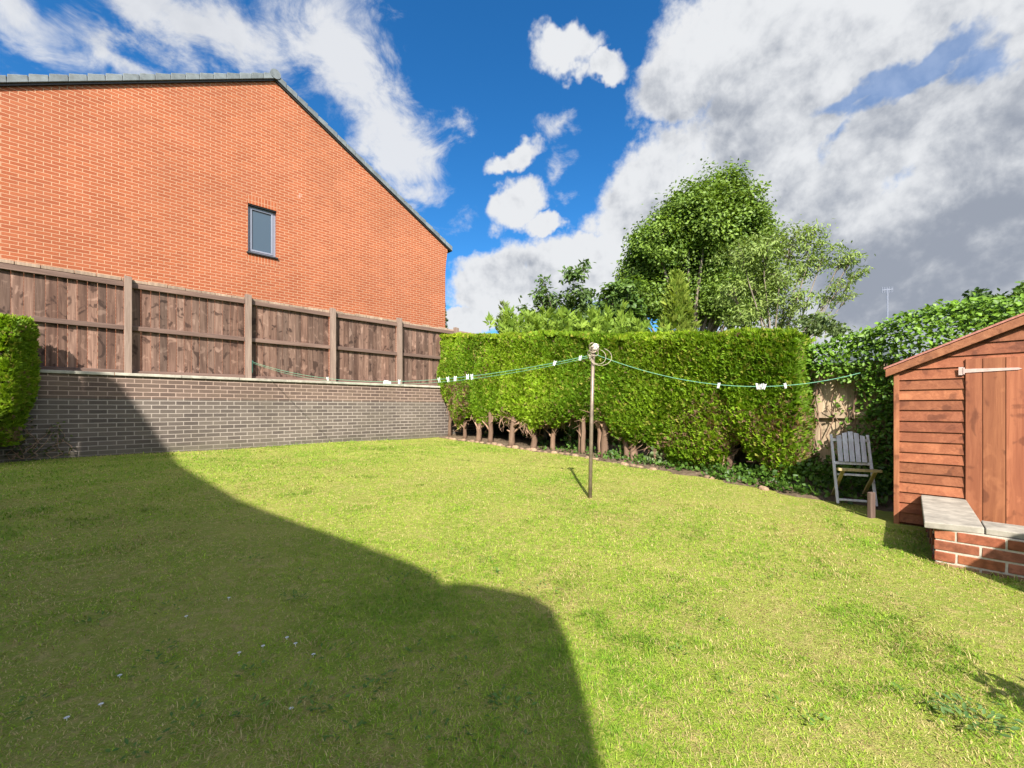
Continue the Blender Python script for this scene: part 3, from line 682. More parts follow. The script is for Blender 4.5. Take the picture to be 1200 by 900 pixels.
t_ = rng.uniform(-3.2, 2.0, n); top = C_TOP(t_)+.09*vnoise(np.stack([t_, t_*0, t_*0], -1), 5, 1); z_ = top*(1-rng.random(n)**1.25)
open_ = np.clip((t_-.45)/.5, 0, 1)*(t_ < 1.7)
tk = (.22+.30*np.exp(-((z_-1.95)/.45)**2))*(1-.62*open_)
s_ = 7.33-tk*(rng.random(n)**.45)-.07*vnoise(np.stack([t_, z_, 0*t_], -1), 4, 2)+.35*np.clip((z_-1.7)/.6, 0, 1)*rng.random(n)
# thin it out where the bleached fence shows through
gap = np.exp(-(((t_-1.22)/.36)**4+((z_-.95)/.62)**4)); keep = rng.random(n) > np.clip(gap*1.2, 0, .88)
keep &= ~((t_ > 1.12) & (t_ < 1.6) & (z_ > .62) & (z_ < 1.55) & (rng.random(n) < .70))
keep &= ~((t_ > 1.42) & (z_ < 1.7) & (s_ < 7.2))
t_, z_, s_ = t_[keep], z_[keep], s_[keep]; n = len(t_)
P = np.stack([s_, t_, z_], -1)
U = np.stack([-.45+rng.normal(size=n)*.45, rng.normal(size=n)*.55, -.35+rng.normal(size=n)*.45], -1); U /= np.linalg.norm(U, axis=1)[:, None]
nrm = np.stack([-.55+rng.normal(size=n)*.4, rng.normal(size=n)*.4, .75+rng.normal(size=n)*.35], -1); V = np.cross(nrm, U); V /= np.linalg.norm(V, axis=1)[:, None]
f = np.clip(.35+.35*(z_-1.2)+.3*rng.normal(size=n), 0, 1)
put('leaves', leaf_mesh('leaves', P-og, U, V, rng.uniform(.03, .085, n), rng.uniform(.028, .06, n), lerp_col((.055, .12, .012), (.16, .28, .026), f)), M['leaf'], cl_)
m = MB(og)
for k in range(90):
    t = random.uniform(-2.6, 1.75); z = random.uniform(-.05, .4); pts = []
    for j in range(8):
        pts.append((7.27+random.uniform(-.05, .03), t, z)); t += random.uniform(-.1, .1); z += random.uniform(.12, .3)
    m.tube(pts, [.011*(1-.1*i) for i in range(8)], 5, (random.uniform(.5, .9),)*3)
m.build('stems', M['bark'], cl_)
# ivy creeping over the border soil
n = 5200
t_ = rng.uniform(.55, 6.3, n); wdt = np.interp(t_, [.5, 1.6, 3.0, 4.5, 6.3], [1.25, .80, .55, .35, .25]); s_ = EDGE_S(t_)+np.where(t_ > 2.6, .10, -.02)+wdt*rng.random(n)**.9*np.where(t_ < 1.7, 1, 1)
dens = np.interp(t_, [.5, 2.4, 3.4, 4.2, 6.3], [1, .9, .45, .12, .05]); k = rng.random(n) < dens; t_, s_ = t_[k], s_[k]; n = len(t_)
hgt = np.interp(t_, [.5, 1.5, 2.0, 6], [.30, .30, .14, .10])*np.clip((s_-EDGE_S(t_))/.3, .12, 1)
P = np.stack([s_, t_, gz(s_, t_)+.04+hgt*rng.random(n)], -1)
U, V = orient(n, .3); 
iv = put('ground_ivy', leaf_mesh('ground_ivy', P, U, V, rng.uniform(.04, .08, n), rng.uniform(.035, .06, n), lerp_col((.035, .085, .010), (.095, .18, .022), rng.random(n))), M['leaf'], rot=TH)
tag(iv, 'low green ivy covering the soil at the foot of the hedge', 'ivy', kind='stuff')

# ------------------------------------------------------------------ shed
SS = 5.45; TC = st_on_s(1047.5, SS)[0]; dT = st_on_s(1047.5, SS)[1]
zb_s = z_at(617, dT); TA = -.40; roof_p = .45
def roof_z(t): return CZ+.335-.0+roof_p*(TC+.04-t) if t > TA else CZ+.335+roof_p*(TC+.04-2*TA+t)
shed = thing('garden_shed', 'small red stained timber garden shed with apex roof at the right edge', 'shed', W(SS, TA, zb_s), TH)
og = (SS, TA, zb_s); TR = 2*TA-TC; SD = 1.35
DT0 = st_on_s(1131, SS)[0]; DT1 = 2*TA-DT0; dz1 = z_at(421, st_on_s(1131, SS)[1])
# lapped horizontal boards
m = MB(og); z = zb_s+.06; rowi = 0
def lap(t0, t1, z0, z1, gtint):
    # clip against roof line
    lim0 = roof_z(t0)-.02; lim1 = roof_z(t1)-.02
    zz0 = min(z1, lim0); zz1 = min(z1, lim1)
    if zz0 <= z0 and zz1 <= z0: return
    zz0 = max(zz0, z0+.001); zz1 = max(zz1, z0+.001)
    f = -.020; b = -.006
    m.hexa([(SS+f, t1, z0), (SS+f, t0, z0), (SS+.01, t0, z0), (SS+.01, t1, z0), (SS+b, t1, zz1), (SS+b, t0, zz0), (SS+.01, t0, zz0), (SS+.01, t1, zz1)], gtint)
bh = .097
while z < roof_z(TA):
    g = random.uniform(.78, 1.2); tg = (g, g*random.uniform(.95, 1.05), g)
    z1 = z+bh+random.uniform(-.006, .004)
    if z1 < dz1+.02:
        lap(TC-.035, DT0+.004, z, z1+.008, tg); lap(DT1-.004, TR+.035, z, z1+.008, tg)
    else:
        # split left/right of apex so that the top follows both slopes
        tl = TC-.035
        while tl > TR+.035:
            tn_ = max(TR+.035, tl-.12); lap(tl, tn_, z, z1+.008, tg); tl = tn_
    z = z1
m.build('front_cladding', M['shed'], shed)
m = MB(og)                                              # carcass: side and back walls, solid panel behind the boards
m.prism([(SS+.012, TC-.01, zb_s), (SS+.012, TR+.01, zb_s), (SS+.012, TR+.01, roof_z(TR)-.03), (SS+.012, TA, roof_z(TA)-.03), (SS+.012, TC-.01, roof_z(TC)-.03)], (SD, 0, 0)); m.build('carcass', M['shed'], shed)
for tt, nm in ((TC, 'corner_trim'), (TR+.04, 'corner_trim')):
    m = MB(og); m.box(SS-.030, SS+.02, tt-.04, tt, zb_s, roof_z(TC)-.03, (1.12, 1.2, 1.2)); m.build(nm, M['shed_v'], shed, bevel=.003)
m = MB(og)
nb = 6; wb = (DT0-DT1)/nb; tb = DT0
for i in range(nb):
    g = random.uniform(.88, 1.14); ww = (.82 if i == 0 else 1.036)*wb
    m.box(SS-.030, SS-.008, tb-ww+.002, tb-.002, zb_s+.05, dz1, (g, g*random.uniform(.95, 1.05), g)); tb -= ww
door = m.build('door', M['shed_v'], shed, bevel=.002)
hz = z_at(434.5, st_on_s(1140, SS)[1])
m = MB(og); m.box(SS-.036, SS-.0305, DT0+.012, DT0+.040, hz-.035, hz+.035); m.box(SS-.040, SS-.022, DT0+.002, DT0+.012, hz-.03, hz+.03)
m.prism([(SS-.036, DT0+.002, hz-.017), (SS-.036, DT0+.002, hz+.017), (SS-.036, DT0-.30, hz+.009), (SS-.036, DT0-.32, hz), (SS-.036, DT0-.30, hz-.009)], (.005, 0, 0))
m.build('hinge', M['hinge'], door)
m = MB(og); m.tube([(SS-.04, DT1+.06, .75), (SS-.06, DT1+.06, .75)], .012, 8); m.box(SS-.036, SS-.0305, DT1+.02, DT1+.14, .72, .78); m.build('latch', M['hinge'], door)
for sg in (1, -1):
    te = TC+.055 if sg > 0 else TR-.055
    ze = roof_z(TC+.04)-(.015*roof_p) - .0; za = roof_z(TA)
    m = MB(og); m.prism([(SS-.065, te, ze-.035), (SS-.065, te, ze+.038), (SS-.065, TA, za+.038), (SS-.065, TA, za-.035)], (.022, 0, 0), (1.0, 1.15, 1.2)); m.build('barge_board', M['shed'], shed, bevel=.003)
    m = MB(og); m.prism([(SS-.07, te+sg*.012, ze+.039), (SS-.07, TA, za+.045), (SS-.07, TA, za+.062), (SS-.07, te+sg*.012, ze+.056)], (SD+.14, 0, 0), (3.2, 1.4, 1.1)); m.build('roof', M['felt'], shed)
m = MB(og)
for tt in (TC-.2, TA, TR+.2): m.box(SS-.005, SS+SD, tt-.04, tt+.04, zb_s-.07, zb_s-.001)
m.build('bearer', M['rail'], shed)

# ------------------------------------------------------------------ low brick wall with coping beside the shed
ZC = CZ-.80
bw = thing('low_brick_wall', 'low red brick corner wall with pale coping slabs in front of the shed', 'wall', W(4.22, .13, 0), TH)
og = (4.22, .13, 0)
q0 = on_level(1083, 611, ZC); q1 = on_level(1079, 580, ZC); q2 = on_level(1105, 580, ZC); q3 = on_level(1132, 585, ZC); q4 = on_level(1148, 609, ZC)
WS = q0[0]+.04; WTt = q0[1]-.05; WB = ZC-.045
mort = MB(og); mort.box(WS+.004, WS+.205, -2.6, WTt-.006, -.35, WB-.001); SK = lambda q: .085*(q-WS)/1.1
mort.hexa([(WS+.2051, WTt-.215+SK(WS+.2), -.35), (5.36, WTt-.205+SK(5.36), -.35), (5.36, WTt-.004+SK(5.36), -.35), (WS+.2051, WTt-.004+SK(WS+.2), -.35), (WS+.2051, WTt-.215+SK(WS+.2), WB-.001), (5.36, WTt-.205+SK(5.36), WB-.001), (5.36, WTt-.004+SK(5.36), WB-.001), (WS+.2051, WTt-.004+SK(WS+.2), WB-.001)]); mort.build('mortar', M['mortar'], bw)
br = MB(og)
def brick(s0, s1, t0, t1, z0, z1):
    j = lambda: random.uniform(-.0025, .0025); g = random.uniform(.72, 1.22); r = random.uniform(.9, 1.1)
    tn = (g, g*r, g*r*random.uniform(.85, 1.1))
    if random.random() < .2: tn = (g*.85, g*1.35, g*1.5)
    br.hexa([(s0+j(), t0+j(), z0+j()), (s1, t0, z0), (s1, t1, z0), (s0+j(), t1+j(), z0+j()), (s0+j(), t0+j(), z1+j()), (s1, t0, z1), (s1, t1, z1), (s0+j(), t1+j(), z1+j())], tn)
z = WB-.006-.065; r = 0
while z > -.35:
    t = WTt-(.102 if r % 2 == 0 else 0)
    if r % 2 == 0: brick(WS, WS+.215, WTt-.102, WTt, z, z+.0625); t = WTt-.112
    while t > -2.6:
        brick(WS, WS+.1, t-.215, t, z, z+.0625); t -= .225
    s = WS+(.225 if r % 2 == 0 else .11)
    while s < 5.3: brick(s, min(s+.215, 5.36), WTt-.1+SK(s+.1), WTt+SK(s+.1), z, z+.0625); s += .225
    z -= .075; r += 1
br.build('brick', M['red_brick'], bw, bevel=.004)
m = MB(og); f0 = on_level(1153.5, 618.5, ZC)
m.prism([(*q0, WB), (*f0, WB), (*q4, WB), (*q3, WB), (*q2, WB), (*q1, WB)][::-1], (0, 0, .045)); m.build('coping_slab', M['stone'], bw, bevel=.006)
m = MB(og); tt = q4[1]-.012; f0 = on_level(1153.5, 618.5, ZC)
fs = f0[0]
m.prism([(fs, f0[1]-.006, WB+.001), (q4[0], q4[1]-.006, WB+.001), (q4[0], -2.6, WB+.001), (fs, -2.6, WB+.001)], (0, 0, .041)); m.build('coping_slab', M['stone'], bw, bevel=.006)

# ------------------------------------------------------------------ folding chair, stake
cp = ground_px(1000, 589); 
ch = thing('folding_chair', 'weathered grey slatted folding garden chair standing on the lawn by the climber', 'chair', (cp[0], cp[1], cp[2]), math.radians(-24))
def loc_bar(name, bars, mat, parent, bevel=.003):
    m = MB()
    for p, q, w_, h in bars: m.bar(p, q, w_, h, (0, 1, 0), (random.uniform(.85, 1.15),)*3)
    return m.build(name, mat, parent, bevel=bevel)
HWc = .172                                              # local x across, -y faces the viewer
for sx in (-1, 1):
    loc_bar('back_upright', [((sx*HWc, -.12, 0), (sx*HWc, .16, .76), .027, .02)], M['chair'], ch)
    loc_bar('rear_leg', [((sx*(HWc-.03), .26, 0), (sx*(HWc-.03), -.20, .385), .034, .022)], M['chair_y'], ch)
loc_bar('front_rung', [((-HWc+.015, -.108, .045), (HWc-.015, -.108, .045), .022, .03)], M['chair'], ch)
loc_bar('seat_rail', [((-HWc-.02, -.21, .395), (HWc+.02, -.21, .395), .03, .035)], M['chair_y'], ch)
for sx in (-1, 1): loc_bar('seat_side', [((sx*(HWc-.03), -.20, .40), (sx*(HWc-.03), .10, .36), .025, .022)], M['chair_y'], ch)
loc_bar('cross_rung', [((-HWc+.03, .035, .31), (HWc-.03, .035, .31), .022, .03)], M['chair'], ch)
bk = loc_bar('back_rail', [((-HWc, .045, .44), (HWc, .045, .44), .03, .022)], M['chair'], ch)
for k in range(5):
    x = -.110+.055*k; zt = .735+.065*(1-(x/.14)**2)
    yb = lambda z: .16*(z/.76)*1.36-.105
    m = MB(); g = random.uniform(.85, 1.2)
    z0 = .46
    m.hexa([(x-.0225, yb(z0)-.012, z0), (x+.0225, yb(z0)-.012, z0), (x+.0225, yb(z0)+.004, z0), (x-.0225, yb(z0)+.004, z0), (x-.0225, yb(zt)-.012, zt-.012*(k < 2)), (x+.0225, yb(zt)-.012, zt-.012*(k > 2)), (x+.0225, yb(zt)+.004, zt-.012*(k > 2)), (x-.0225, yb(zt)+.004, zt-.012*(k < 2))], (g, g, g*1.05))
    m.build('slat', M['chair'], ch, bevel=.003)
loc_bar('back_rail', [((-HWc, .128, .70), (HWc, .128, .70), .03, .02)], M['chair'], ch)
sp_ = ground_px(1021, 605); sk = MB(); sk.box(-.032, .032, -.02, .02, -.1, .24, (.6, .55, .55))
tag(sk.build('timber_stake', M['post'], None, tuple(sp_), .3, bevel=.006), 'short weathered timber stake at the lawn edge between chair and shed', 'stake')

# ------------------------------------------------------------------ clothes pole, lines, pegs
pb = ground_px(691, 583); dP = pb[1]; ptop = at_depth(695.3, 407, dP)
pole = thing('clothes_pole', 'slim brown metal clothes pole with rope coil standing in the lawn', 'clothes pole', tuple(pb))
m = MB(pb); m.tube([pb-np.array((0, 0, .2)), pb+(ptop-pb)*.5, ptop], [.022, .021, .020], 14); m.build('pole', M['steel'], pole, smooth=True)
m = MB(pb); m.tube([ptop+np.array((0, 0, -.02)), ptop+np.array((0, 0, .012)), ptop+np.array((0, 0, .022))], [.026, .026, .012], 14)
for k in range(2): m.tube([ptop+np.array((-.05+.02*k, -.03, -.05)), ptop+np.array((.05, -.03, -.05+.02*k))], .006, 8)
m.build('top_cap', M['steel'], pole, smooth=True)
m = MB(pb); c0 = ptop+np.array((.02, -.025, .005))
m.tube([c0+np.array((0, -.012, 0)), c0+np.array((0, .012, 0))], .034, 16); m.build('pulley', M['white'], pole, bevel=.004)
m = MB(pb)
for k in range(8):
    rr = random.uniform(.025, .045); cc = ptop+np.array((random.uniform(-.02, .03), -.03+random.uniform(-.02, .02), -.03+random.uniform(-.05, .04))); ph = random.uniform(0, 6)
    m.tube([cc+np.array((rr*math.cos(a+ph), .02*math.sin(2*a+ph), rr*math.sin(a+ph)*.9)) for a in np.linspace(0, 6.2, 16)], .0045, 5, (random.uniform(.8, 1.2),)*3)
for rx, rz, cx_, cz_ in ((.085, .085, .05, -.11), (.125, .10, .075, -.11)):
    m.tube([ptop+np.array((cx_+rx*math.cos(a), -.03+.02*math.sin(a), cz_+rz*math.sin(a))) for a in np.linspace(1.9, 1.9+5.6, 22)], .0032, 5)
m.build('rope_coil', M['rope'], pole, smooth=True)
def sagline(p0, p1, sag, n=40):
    u = np.linspace(0, 1, n)[:, None]; q = p0[None]*(1-u)+p1[None]*u; q[:, 2] -= sag*4*(u*(1-u))[:, 0]; return q
def proj(p): return CX+p[..., 0]/p[..., 1]*F, HY-(p[..., 2]-CZ)/p[..., 1]*F
def fit(p0, p1, x, y):
    lo, hi = 0, 2
    for _ in range(40):
        mdd = (lo+hi)/2; X_, Y_ = proj(sagline(p0, p1, mdd, 200)); i = np.argmin(abs(X_-x))
        if Y_[i] < y: lo = mdd
        else: hi = mdd
    return mdd
ps_ = posts[3]; fp = np.array(W(ps_+.06, FT-.13, 0)); fp[2] = z_at(424, fp[1])
pt = ptop+np.array((-.01, 0, -.085))
sg = fit(fp, pt, 515, 444.5); LL = sagline(fp, pt, sg)
m = MB(); m.tube(LL, .0036, 5); m.tube(sagline(fp+np.array((.02, 0, -.03)), pt+np.array((0, 0, -.02)), sg+.02), .0026, 5)
tag(m.build('washing_line', M['line'], smooth=True), 'green washing line sagging from the fence post to the left of the pole', 'washing line')
bp = np.array(W(7.15, 0, 0)); bp = at_depth(1008, 437, 5.05)
pt2 = ptop+np.array((.01, 0, -.075)); sg2 = fit(pt2, bp, 885, 453); LR = sagline(pt2, bp, sg2)
m = MB(); m.tube(LR, .0036, 5); tag(m.build('washing_line', M['line'], smooth=True), 'green washing line sagging from the pole to the climber on the right', 'washing line')
m = MB(); m.tube([fp+np.array((.0, 0, .03)), fp+np.array((0, 0, -.22))], .012, 6); m.tube([fp+np.array((0, .02, 0)), fp], .02, 8)
tag(m.build('line_bracket', mat_plain('dark_green_metal', (.03, .12, .09), .5, .4)), 'dark green line bracket fixed to the second fence post', 'bracket')
pg = MB()
for sx in (-1, 1):
    pg.hexa([(sx*.004, -.006, -.030), (sx*.011, -.006, -.034), (sx*.011, .006, -.034), (sx*.004, .006, -.030), (sx*.003, -.006, .020), (sx*.015, -.006, .032), (sx*.015, .006, .032), (sx*.003, .006, .020)])
pg.tube([(-.016, 0, .004), (.016, 0, .004)], .005, 6)
peg_me = None
def place_peg(line, px, label, group, sc):
    global peg_me
    X_, Y_ = proj(line); j = int(np.argmin(abs(X_-px))); k = min(j+1, len(line)-1) if X_[j] < px else max(j-1, 0)
    p = line[j]+(line[k]-line[j])*np.clip((px-X_[j])/(X_[k]-X_[j]+1e-9), 0, 1)
    if peg_me is None: o = pg.build('clothes_peg', M['white'], bevel=.002); peg_me = o.data
    else: o = link(bpy.data.objects.new('clothes_peg', peg_me))
    o.location = (p[0], p[1], p[2]+random.uniform(-.012, .004)); o.scale = (sc,)*3; o.rotation_euler = (random.uniform(-.4, .4), random.uniform(-.3, .3), random.uniform(-.9, .9)); tag(o, label, 'clothes peg', group)
LD = sagline(fp, pt, sg, 600); RD = sagline(pt2, bp, sg2, 600)
for x, lab in ((384, 'white clothes peg on the line before the timber fence, furthest left peg'), (468, 'white clothes peg on the line in front of the last wide fence post')):
    place_peg(LD, x, lab, None, 1.15)
for x in (514.5, 525, 533.5, 548, 553): place_peg(LD, x, 'white clothes peg in the cluster at the left end of the hedge', 'pegs clustered at the left end of the hedge', 1.2)
for x, lab in ((650, 'white clothes peg on the left line, the further one from the pole'), (680, 'white clothes peg on the left line right beside the pole')): place_peg(LD, x, lab, None, 1.0)
place_peg(RD, 842, 'lone white clothes peg on the right line halfway along the hedge', None, 1.0)
for x in (887.5, 891, 895.5): place_peg(RD, x, 'white clothes peg bunched at the lowest point of the right line', 'pegs bunched on the right line', 1.1)
place_peg(RD, 920, 'white clothes peg on the right line near the right end of the hedge', None, 1.0)
sb_, db_ = st_on_t(454, WT); m = MB(); m.box(-.09, .09, -.03, .05, 0, .07); m.box(-.08, .02, -.02, .04, .0705, .085)
tag(m.build('white_block', M['white'], None, W(sb_, WT+.0, 1.698), TH+.1, bevel=.012), 'small white plastic box lying on the wall coping', 'box')

# ------------------------------------------------------------------ trees and shrubs beyond the hedge
def tree(name, label, cat, base_px, depth, blobs, trunk_r, leaf_n, leaf, c0, c1, shell=.55, droop=0.0, group=None, gap=.0, base_y=None, limb_t=1.0, wratio=.62, ground=.4, clump=0.09):
    bx = (base_px-CX)/F*depth; base = np.array((bx, depth, ground))
    root = thing(name, label, cat, tuple(base), 0, group)
    B_ = []
    for (x, y, rp) in blobs:
        rp *= .86
        d = depth+random.uniform(-.5, .5)*rp/F*depth*1.6; B_.append((at_depth(x, y, d), rp/F*d))
    m = MB(base); zt = max(b[0][2] for b in B_)
    fork = base+np.array((0, 0, (min(b[0][2] for b in B_)-ground)*.55))
    m.tube([base-np.array((0, 0, .3)), base+(fork-base)*.5+np.array((.05, 0, 0)), fork], [trunk_r*1.3, trunk_r, trunk_r*.85], 10)
    for c, r in B_:
        mid = fork*.45+c*.55+np.array((0, 0, -.12*np.linalg.norm(c-fork)))+rng.normal(size=3)*r*.15
        q = [fork, fork*.65+mid*.35+rng.normal(size=3)*r*.08, mid, mid*.4+c*.6+rng.normal(size=3)*r*.08, c]
        rr = trunk_r*.55*limb_t*min(1, .3+r*1.0/(zt-ground)*3); m.tube(q, [rr, rr*.8, rr*.6, rr*.4, rr*.22], 6)
        for k in range(5):
            dd = rng.normal(size=3); dd[2] = abs(dd[2])*.6-.1; dd /= np.linalg.norm(dd)
            i = c+dd*r*.8; m.tube([mid*.3+c*.7, c*.6+i*.4+rng.normal(size=3)*r*.06, i], [rr*.3, rr*.2, rr*.08], 4)
    m.build('trunk', M['tree_bark'], root, smooth=True)
    vol = np.array([r**2.1 for _, r in B_]); vol /= vol.sum(); Ps = []; Ns = []; sh = []
    for (c, r), w_ in zip(B_, vol):
        n = int(leaf_n*w_); nc = max(8, int(n*clump/4))
        dirs = rng.normal(size=(nc, 3)); dirs /= np.linalg.norm(dirs, axis=1)[:, None]
        rad = r*(shell+(1-shell)*rng.random(nc)**.6)*(1+.22*vnoise(dirs*1.0+c[None], 2.2, 1))
        cc = c[None]+dirs*rad[:, None]*np.array((1, 1, .92))
        idx = rng.integers(0, nc, n); cs = r*.19+leaf*.3
        p = cc[idx]+rng.normal(size=(n, 3))*cs*np.array((1, 1, .62)); Ps.append(p); Ns.append(dirs[idx]); sh.append(rng.random(nc)[idx])
    P = np.concatenate(Ps); Nn = np.concatenate(Ns); sh = np.concatenate(sh); n = len(P)
    if gap: 
        k = rng.random(n) > gap; P, Nn, sh = P[k], Nn[k], sh[k]; n = len(P)
    nr = Nn*.8+rng.normal(size=(n, 3))*.5+np.array((0, 0, .65)); nr /= np.linalg.norm(nr, axis=1)[:, None]
    U = rng.normal(size=(n, 3)); U[:, 2] -= droop*1.5; U -= nr*(U*nr).sum(1)[:, None]*(1-.5*min(1, droop)); U /= np.linalg.norm(U, axis=1)[:, None]
    V = np.cross(nr, U); V /= np.linalg.norm(V, axis=1)[:, None]
    f = np.clip(.25+.5*sh+rng.normal(size=n)*.18, 0, 1)
    put('crown', leaf_mesh('crown', P-base, U, V, rng.uniform(.7, 1.25, n)*leaf, rng.uniform(.7, 1.2, n)*leaf*wratio, lerp_col(c0, c1, f)), M['treeleaf'], root)
    return root
DG0, DG1 = (.070, .130, .016), (.175, .255, .034)
tree('broadleaf_tree', 'tallest tree, a big rounded dense green broadleaf behind the hedge', 'tree', 815, 24,
     [(838, 238, 36), (806, 246, 30), (868, 246, 30), (790, 268, 34), (770, 288, 34), (826, 268, 44), (872, 268, 34), (752, 322, 30), (740, 352, 28), (800, 318, 46), (850, 312, 46), (880, 300, 30), (820, 352, 46), (775, 350, 36), (862, 352, 40), (886, 340, 28), (852, 222, 22), (893, 266, 16), (748, 300, 18), (728, 345, 18), (724, 372, 22)],
       .42, 110000, .19, DG0, DG1, .35, .15)
tree('willow_tree', 'pale airy willow-like tree leaning right beside the big broadleaf', 'tree', 905, 17,
     [(870, 300, 26), (895, 290, 24), (925, 285, 26), (950, 278, 18), (880, 330, 26), (860, 345, 22), (915, 320, 26), (940, 312, 20), (965, 300, 18), (985, 305, 12), (1000, 300, 10), (1002, 322, 11), (985, 335, 12), (970, 348, 14), (935, 350, 20), (900, 355, 24), (925, 372, 18), (960, 372, 9), (870, 372, 20), (995, 346, 7)],
     .17, 13500, .16, (.105, .165, .030), (.225, .285, .065), .5, .55, wratio=.34, limb_t=1.0, gap=.1, clump=.12)
tree('slender_tree', 'slender sparse green sapling poking above the left half of the hedge', 'tree', 680, 13,
     [(672, 322, 14), (678, 345, 16), (690, 360, 18), (640, 352, 14), (655, 362, 18), (630, 345, 9), (668, 372, 18), (645, 376, 16), (615, 365, 8), (636, 328, 6), (684, 312, 8), (625, 376, 14)],
     .07, 2600, .17, (.05, .10, .02), (.13, .20, .05), .3, .2, limb_t=.8, wratio=.45)
tree('sycamore_shrub', 'bushy mid green shrub between the slender sapling and the big tree', 'shrub', 725, 14,
     [(718, 352, 18), (732, 364, 20), (712, 375, 18), (745, 378, 16), (700, 365, 12), (735, 340, 12)],
     .07, 2600, .2, (.055, .115, .02), (.13, .21, .04), .4, .3)
def conifer(name, label, px, depth, top_y, base_w, n, c0, c1, cat='conifer', z0=.4, lean=0.0, tips=1):
    base = np.array(((px-CX)/F*depth, depth, z0)); top = z_at(top_y, depth); root = thing(name, label, cat, tuple(base))
    h = rng.random(n)**1.3; z = z0+.2+(top-z0-.2)*h; R = base_w/F*depth*(1-h)**.8+.02; a = rng.uniform(0, 6.28, n); rr = R*(.5+.5*rng.random(n)**.5)*(1+.25*np.sin(a*5+z*3))
    P = np.stack([rr*np.cos(a)+lean*h, rr*np.sin(a), z-z0], -1)
    if tips > 1:
        tx = rng.normal(size=(tips, 2))*base_w/F*depth*.75; th = rng.uniform(.92, 1.03, tips); ti = rng.integers(0, tips, n)
        P[:, :2] = P[:, :2]*.17+tx[ti]; P[:, 2] *= th[ti]
    D = np.stack([np.cos(a)*.6, np.sin(a)*.6, .85+0*a], -1)+rng.normal(size=(n, 3))*.25
    put('foliage', spray_mesh('foliage', P, D, rng.uniform(.12, .26, n), lerp_col(c0, c1, rng.random(n)), 5, .5, .13), M['conifer'], root)
    m = MB(); m.tube([(0, 0, -.2), (lean*.5, 0, (top-z0)*.5), (lean, 0, (top-z0)*.95)], [.09, .05, .012], 7); m.build('trunk', M['tree_bark'], root, smooth=True)
conifer('golden_conifer', 'bright golden green conifer in front of the big broadleaf tree', 793, 12.5, 322, 36, 4200, (.12, .19, .02), (.26, .31, .05))
conifer('golden_conifer', 'small pale wispy conifer tip above the left end of the hedge', 590, 12.5, 356, 9, 260, (.12, .17, .05), (.20, .25, .08))
conifer('golden_conifer', 'low bright conifer above the hedge right of the wispy tip', 606, 12, 368, 20, 2600, (.12, .20, .02), (.22, .31, .04), tips=24)
conifer('golden_conifer', 'low bright golden conifer above the hedge left of the pole', 640, 11, 372, 26, 2600, (.12, .20, .02), (.22, .31, .04), tips=24)
conifer('golden_conifer', 'bright golden conifer shoots above the hedge behind the pole', 690, 10.6, 372, 30, 2600, (.12, .20, .02), (.22, .31, .04), tips=24)
conifer('golden_conifer', 'bright golden conifer shoots above the hedge right of the pole', 735, 10.2, 374, 30, 2600, (.12, .20, .02), (.22, .31, .04), tips=24)
conifer('dark_conifer', 'dark green conifer sliver standing behind the brick house corner', 517, 34, 340, 16, 2500, (.02, .05, .012), (.05, .09, .02))
tree('garden_shrub', 'pale green shrub above the right end of the hedge', 'shrub', 962, 8.6, [(955, 384, 12), (968, 378, 10), (980, 384, 12), (950, 376, 7)], .03, 700, .10, (.10, .15, .05), (.17, .22, .08), .3)
tree('round_tree', 'dark rounded tree top beyond the climber at right', 'tree', 1150, 15, [(1148, 352, 14), (1135, 360, 12), (1165, 358, 14), (1180, 366, 14), (1152, 372, 18)], .08, 1500, .2, (.03, .065, .014), (.08, .135, .025), .4)
tree('leafy_tree', 'leafy branch reaching in at the right edge of the sky', 'tree', 1230, 7, [(1203, 338, 10), (1216, 330, 16), (1230, 345, 26), (1205, 352, 8)], .06, 900, .10, (.06, .12, .02), (.13, .21, .04), .4)

# ------------------------------------------------------------------ far house with a television aerial
fh = thing('far_house', 'distant house roof hidden behind the climber below the aerial', 'house', (37, 42, .4), .5)
m = MB(); m.box(-5, 5, -4, 4, 0, 4.6); m.build('wall', M['render_wall'], fh)
m = MB(); m.prism([(-5.3, -4.4, 4.5), (-5.3, 4.4, 4.5), (-5.3, 0, 7.3)], (10.6, 0, 0)); m.build('roof', M['tile'], fh)
ap = at_depth(1040, 338, 42)
ae = thing('television_aerial', 'thin grey television aerial on a tall mast above the climber', 'aerial', (ap[0], ap[1], 7.4))
m = MB((ap[0], ap[1], 7.4)); m.tube([(ap[0], ap[1], 6.2), tuple(ap)], .06, 6); m.build('mast', M['frame'], ae)
m = MB((ap[0], ap[1], 7.4)); m.bar(ap+np.array((-.45, .1, -.15)), ap+np.array((.45, -.1, -.1)), .06, .06)
for k in range(7): c = ap+np.array((-.42+.14*k, .1-.03*k, -.13)); m.bar(c+np.array((0, 0, -.28)), c+np.array((0, 0, .28)), .04, .04)
m.build('antenna', M['frame'], ae)

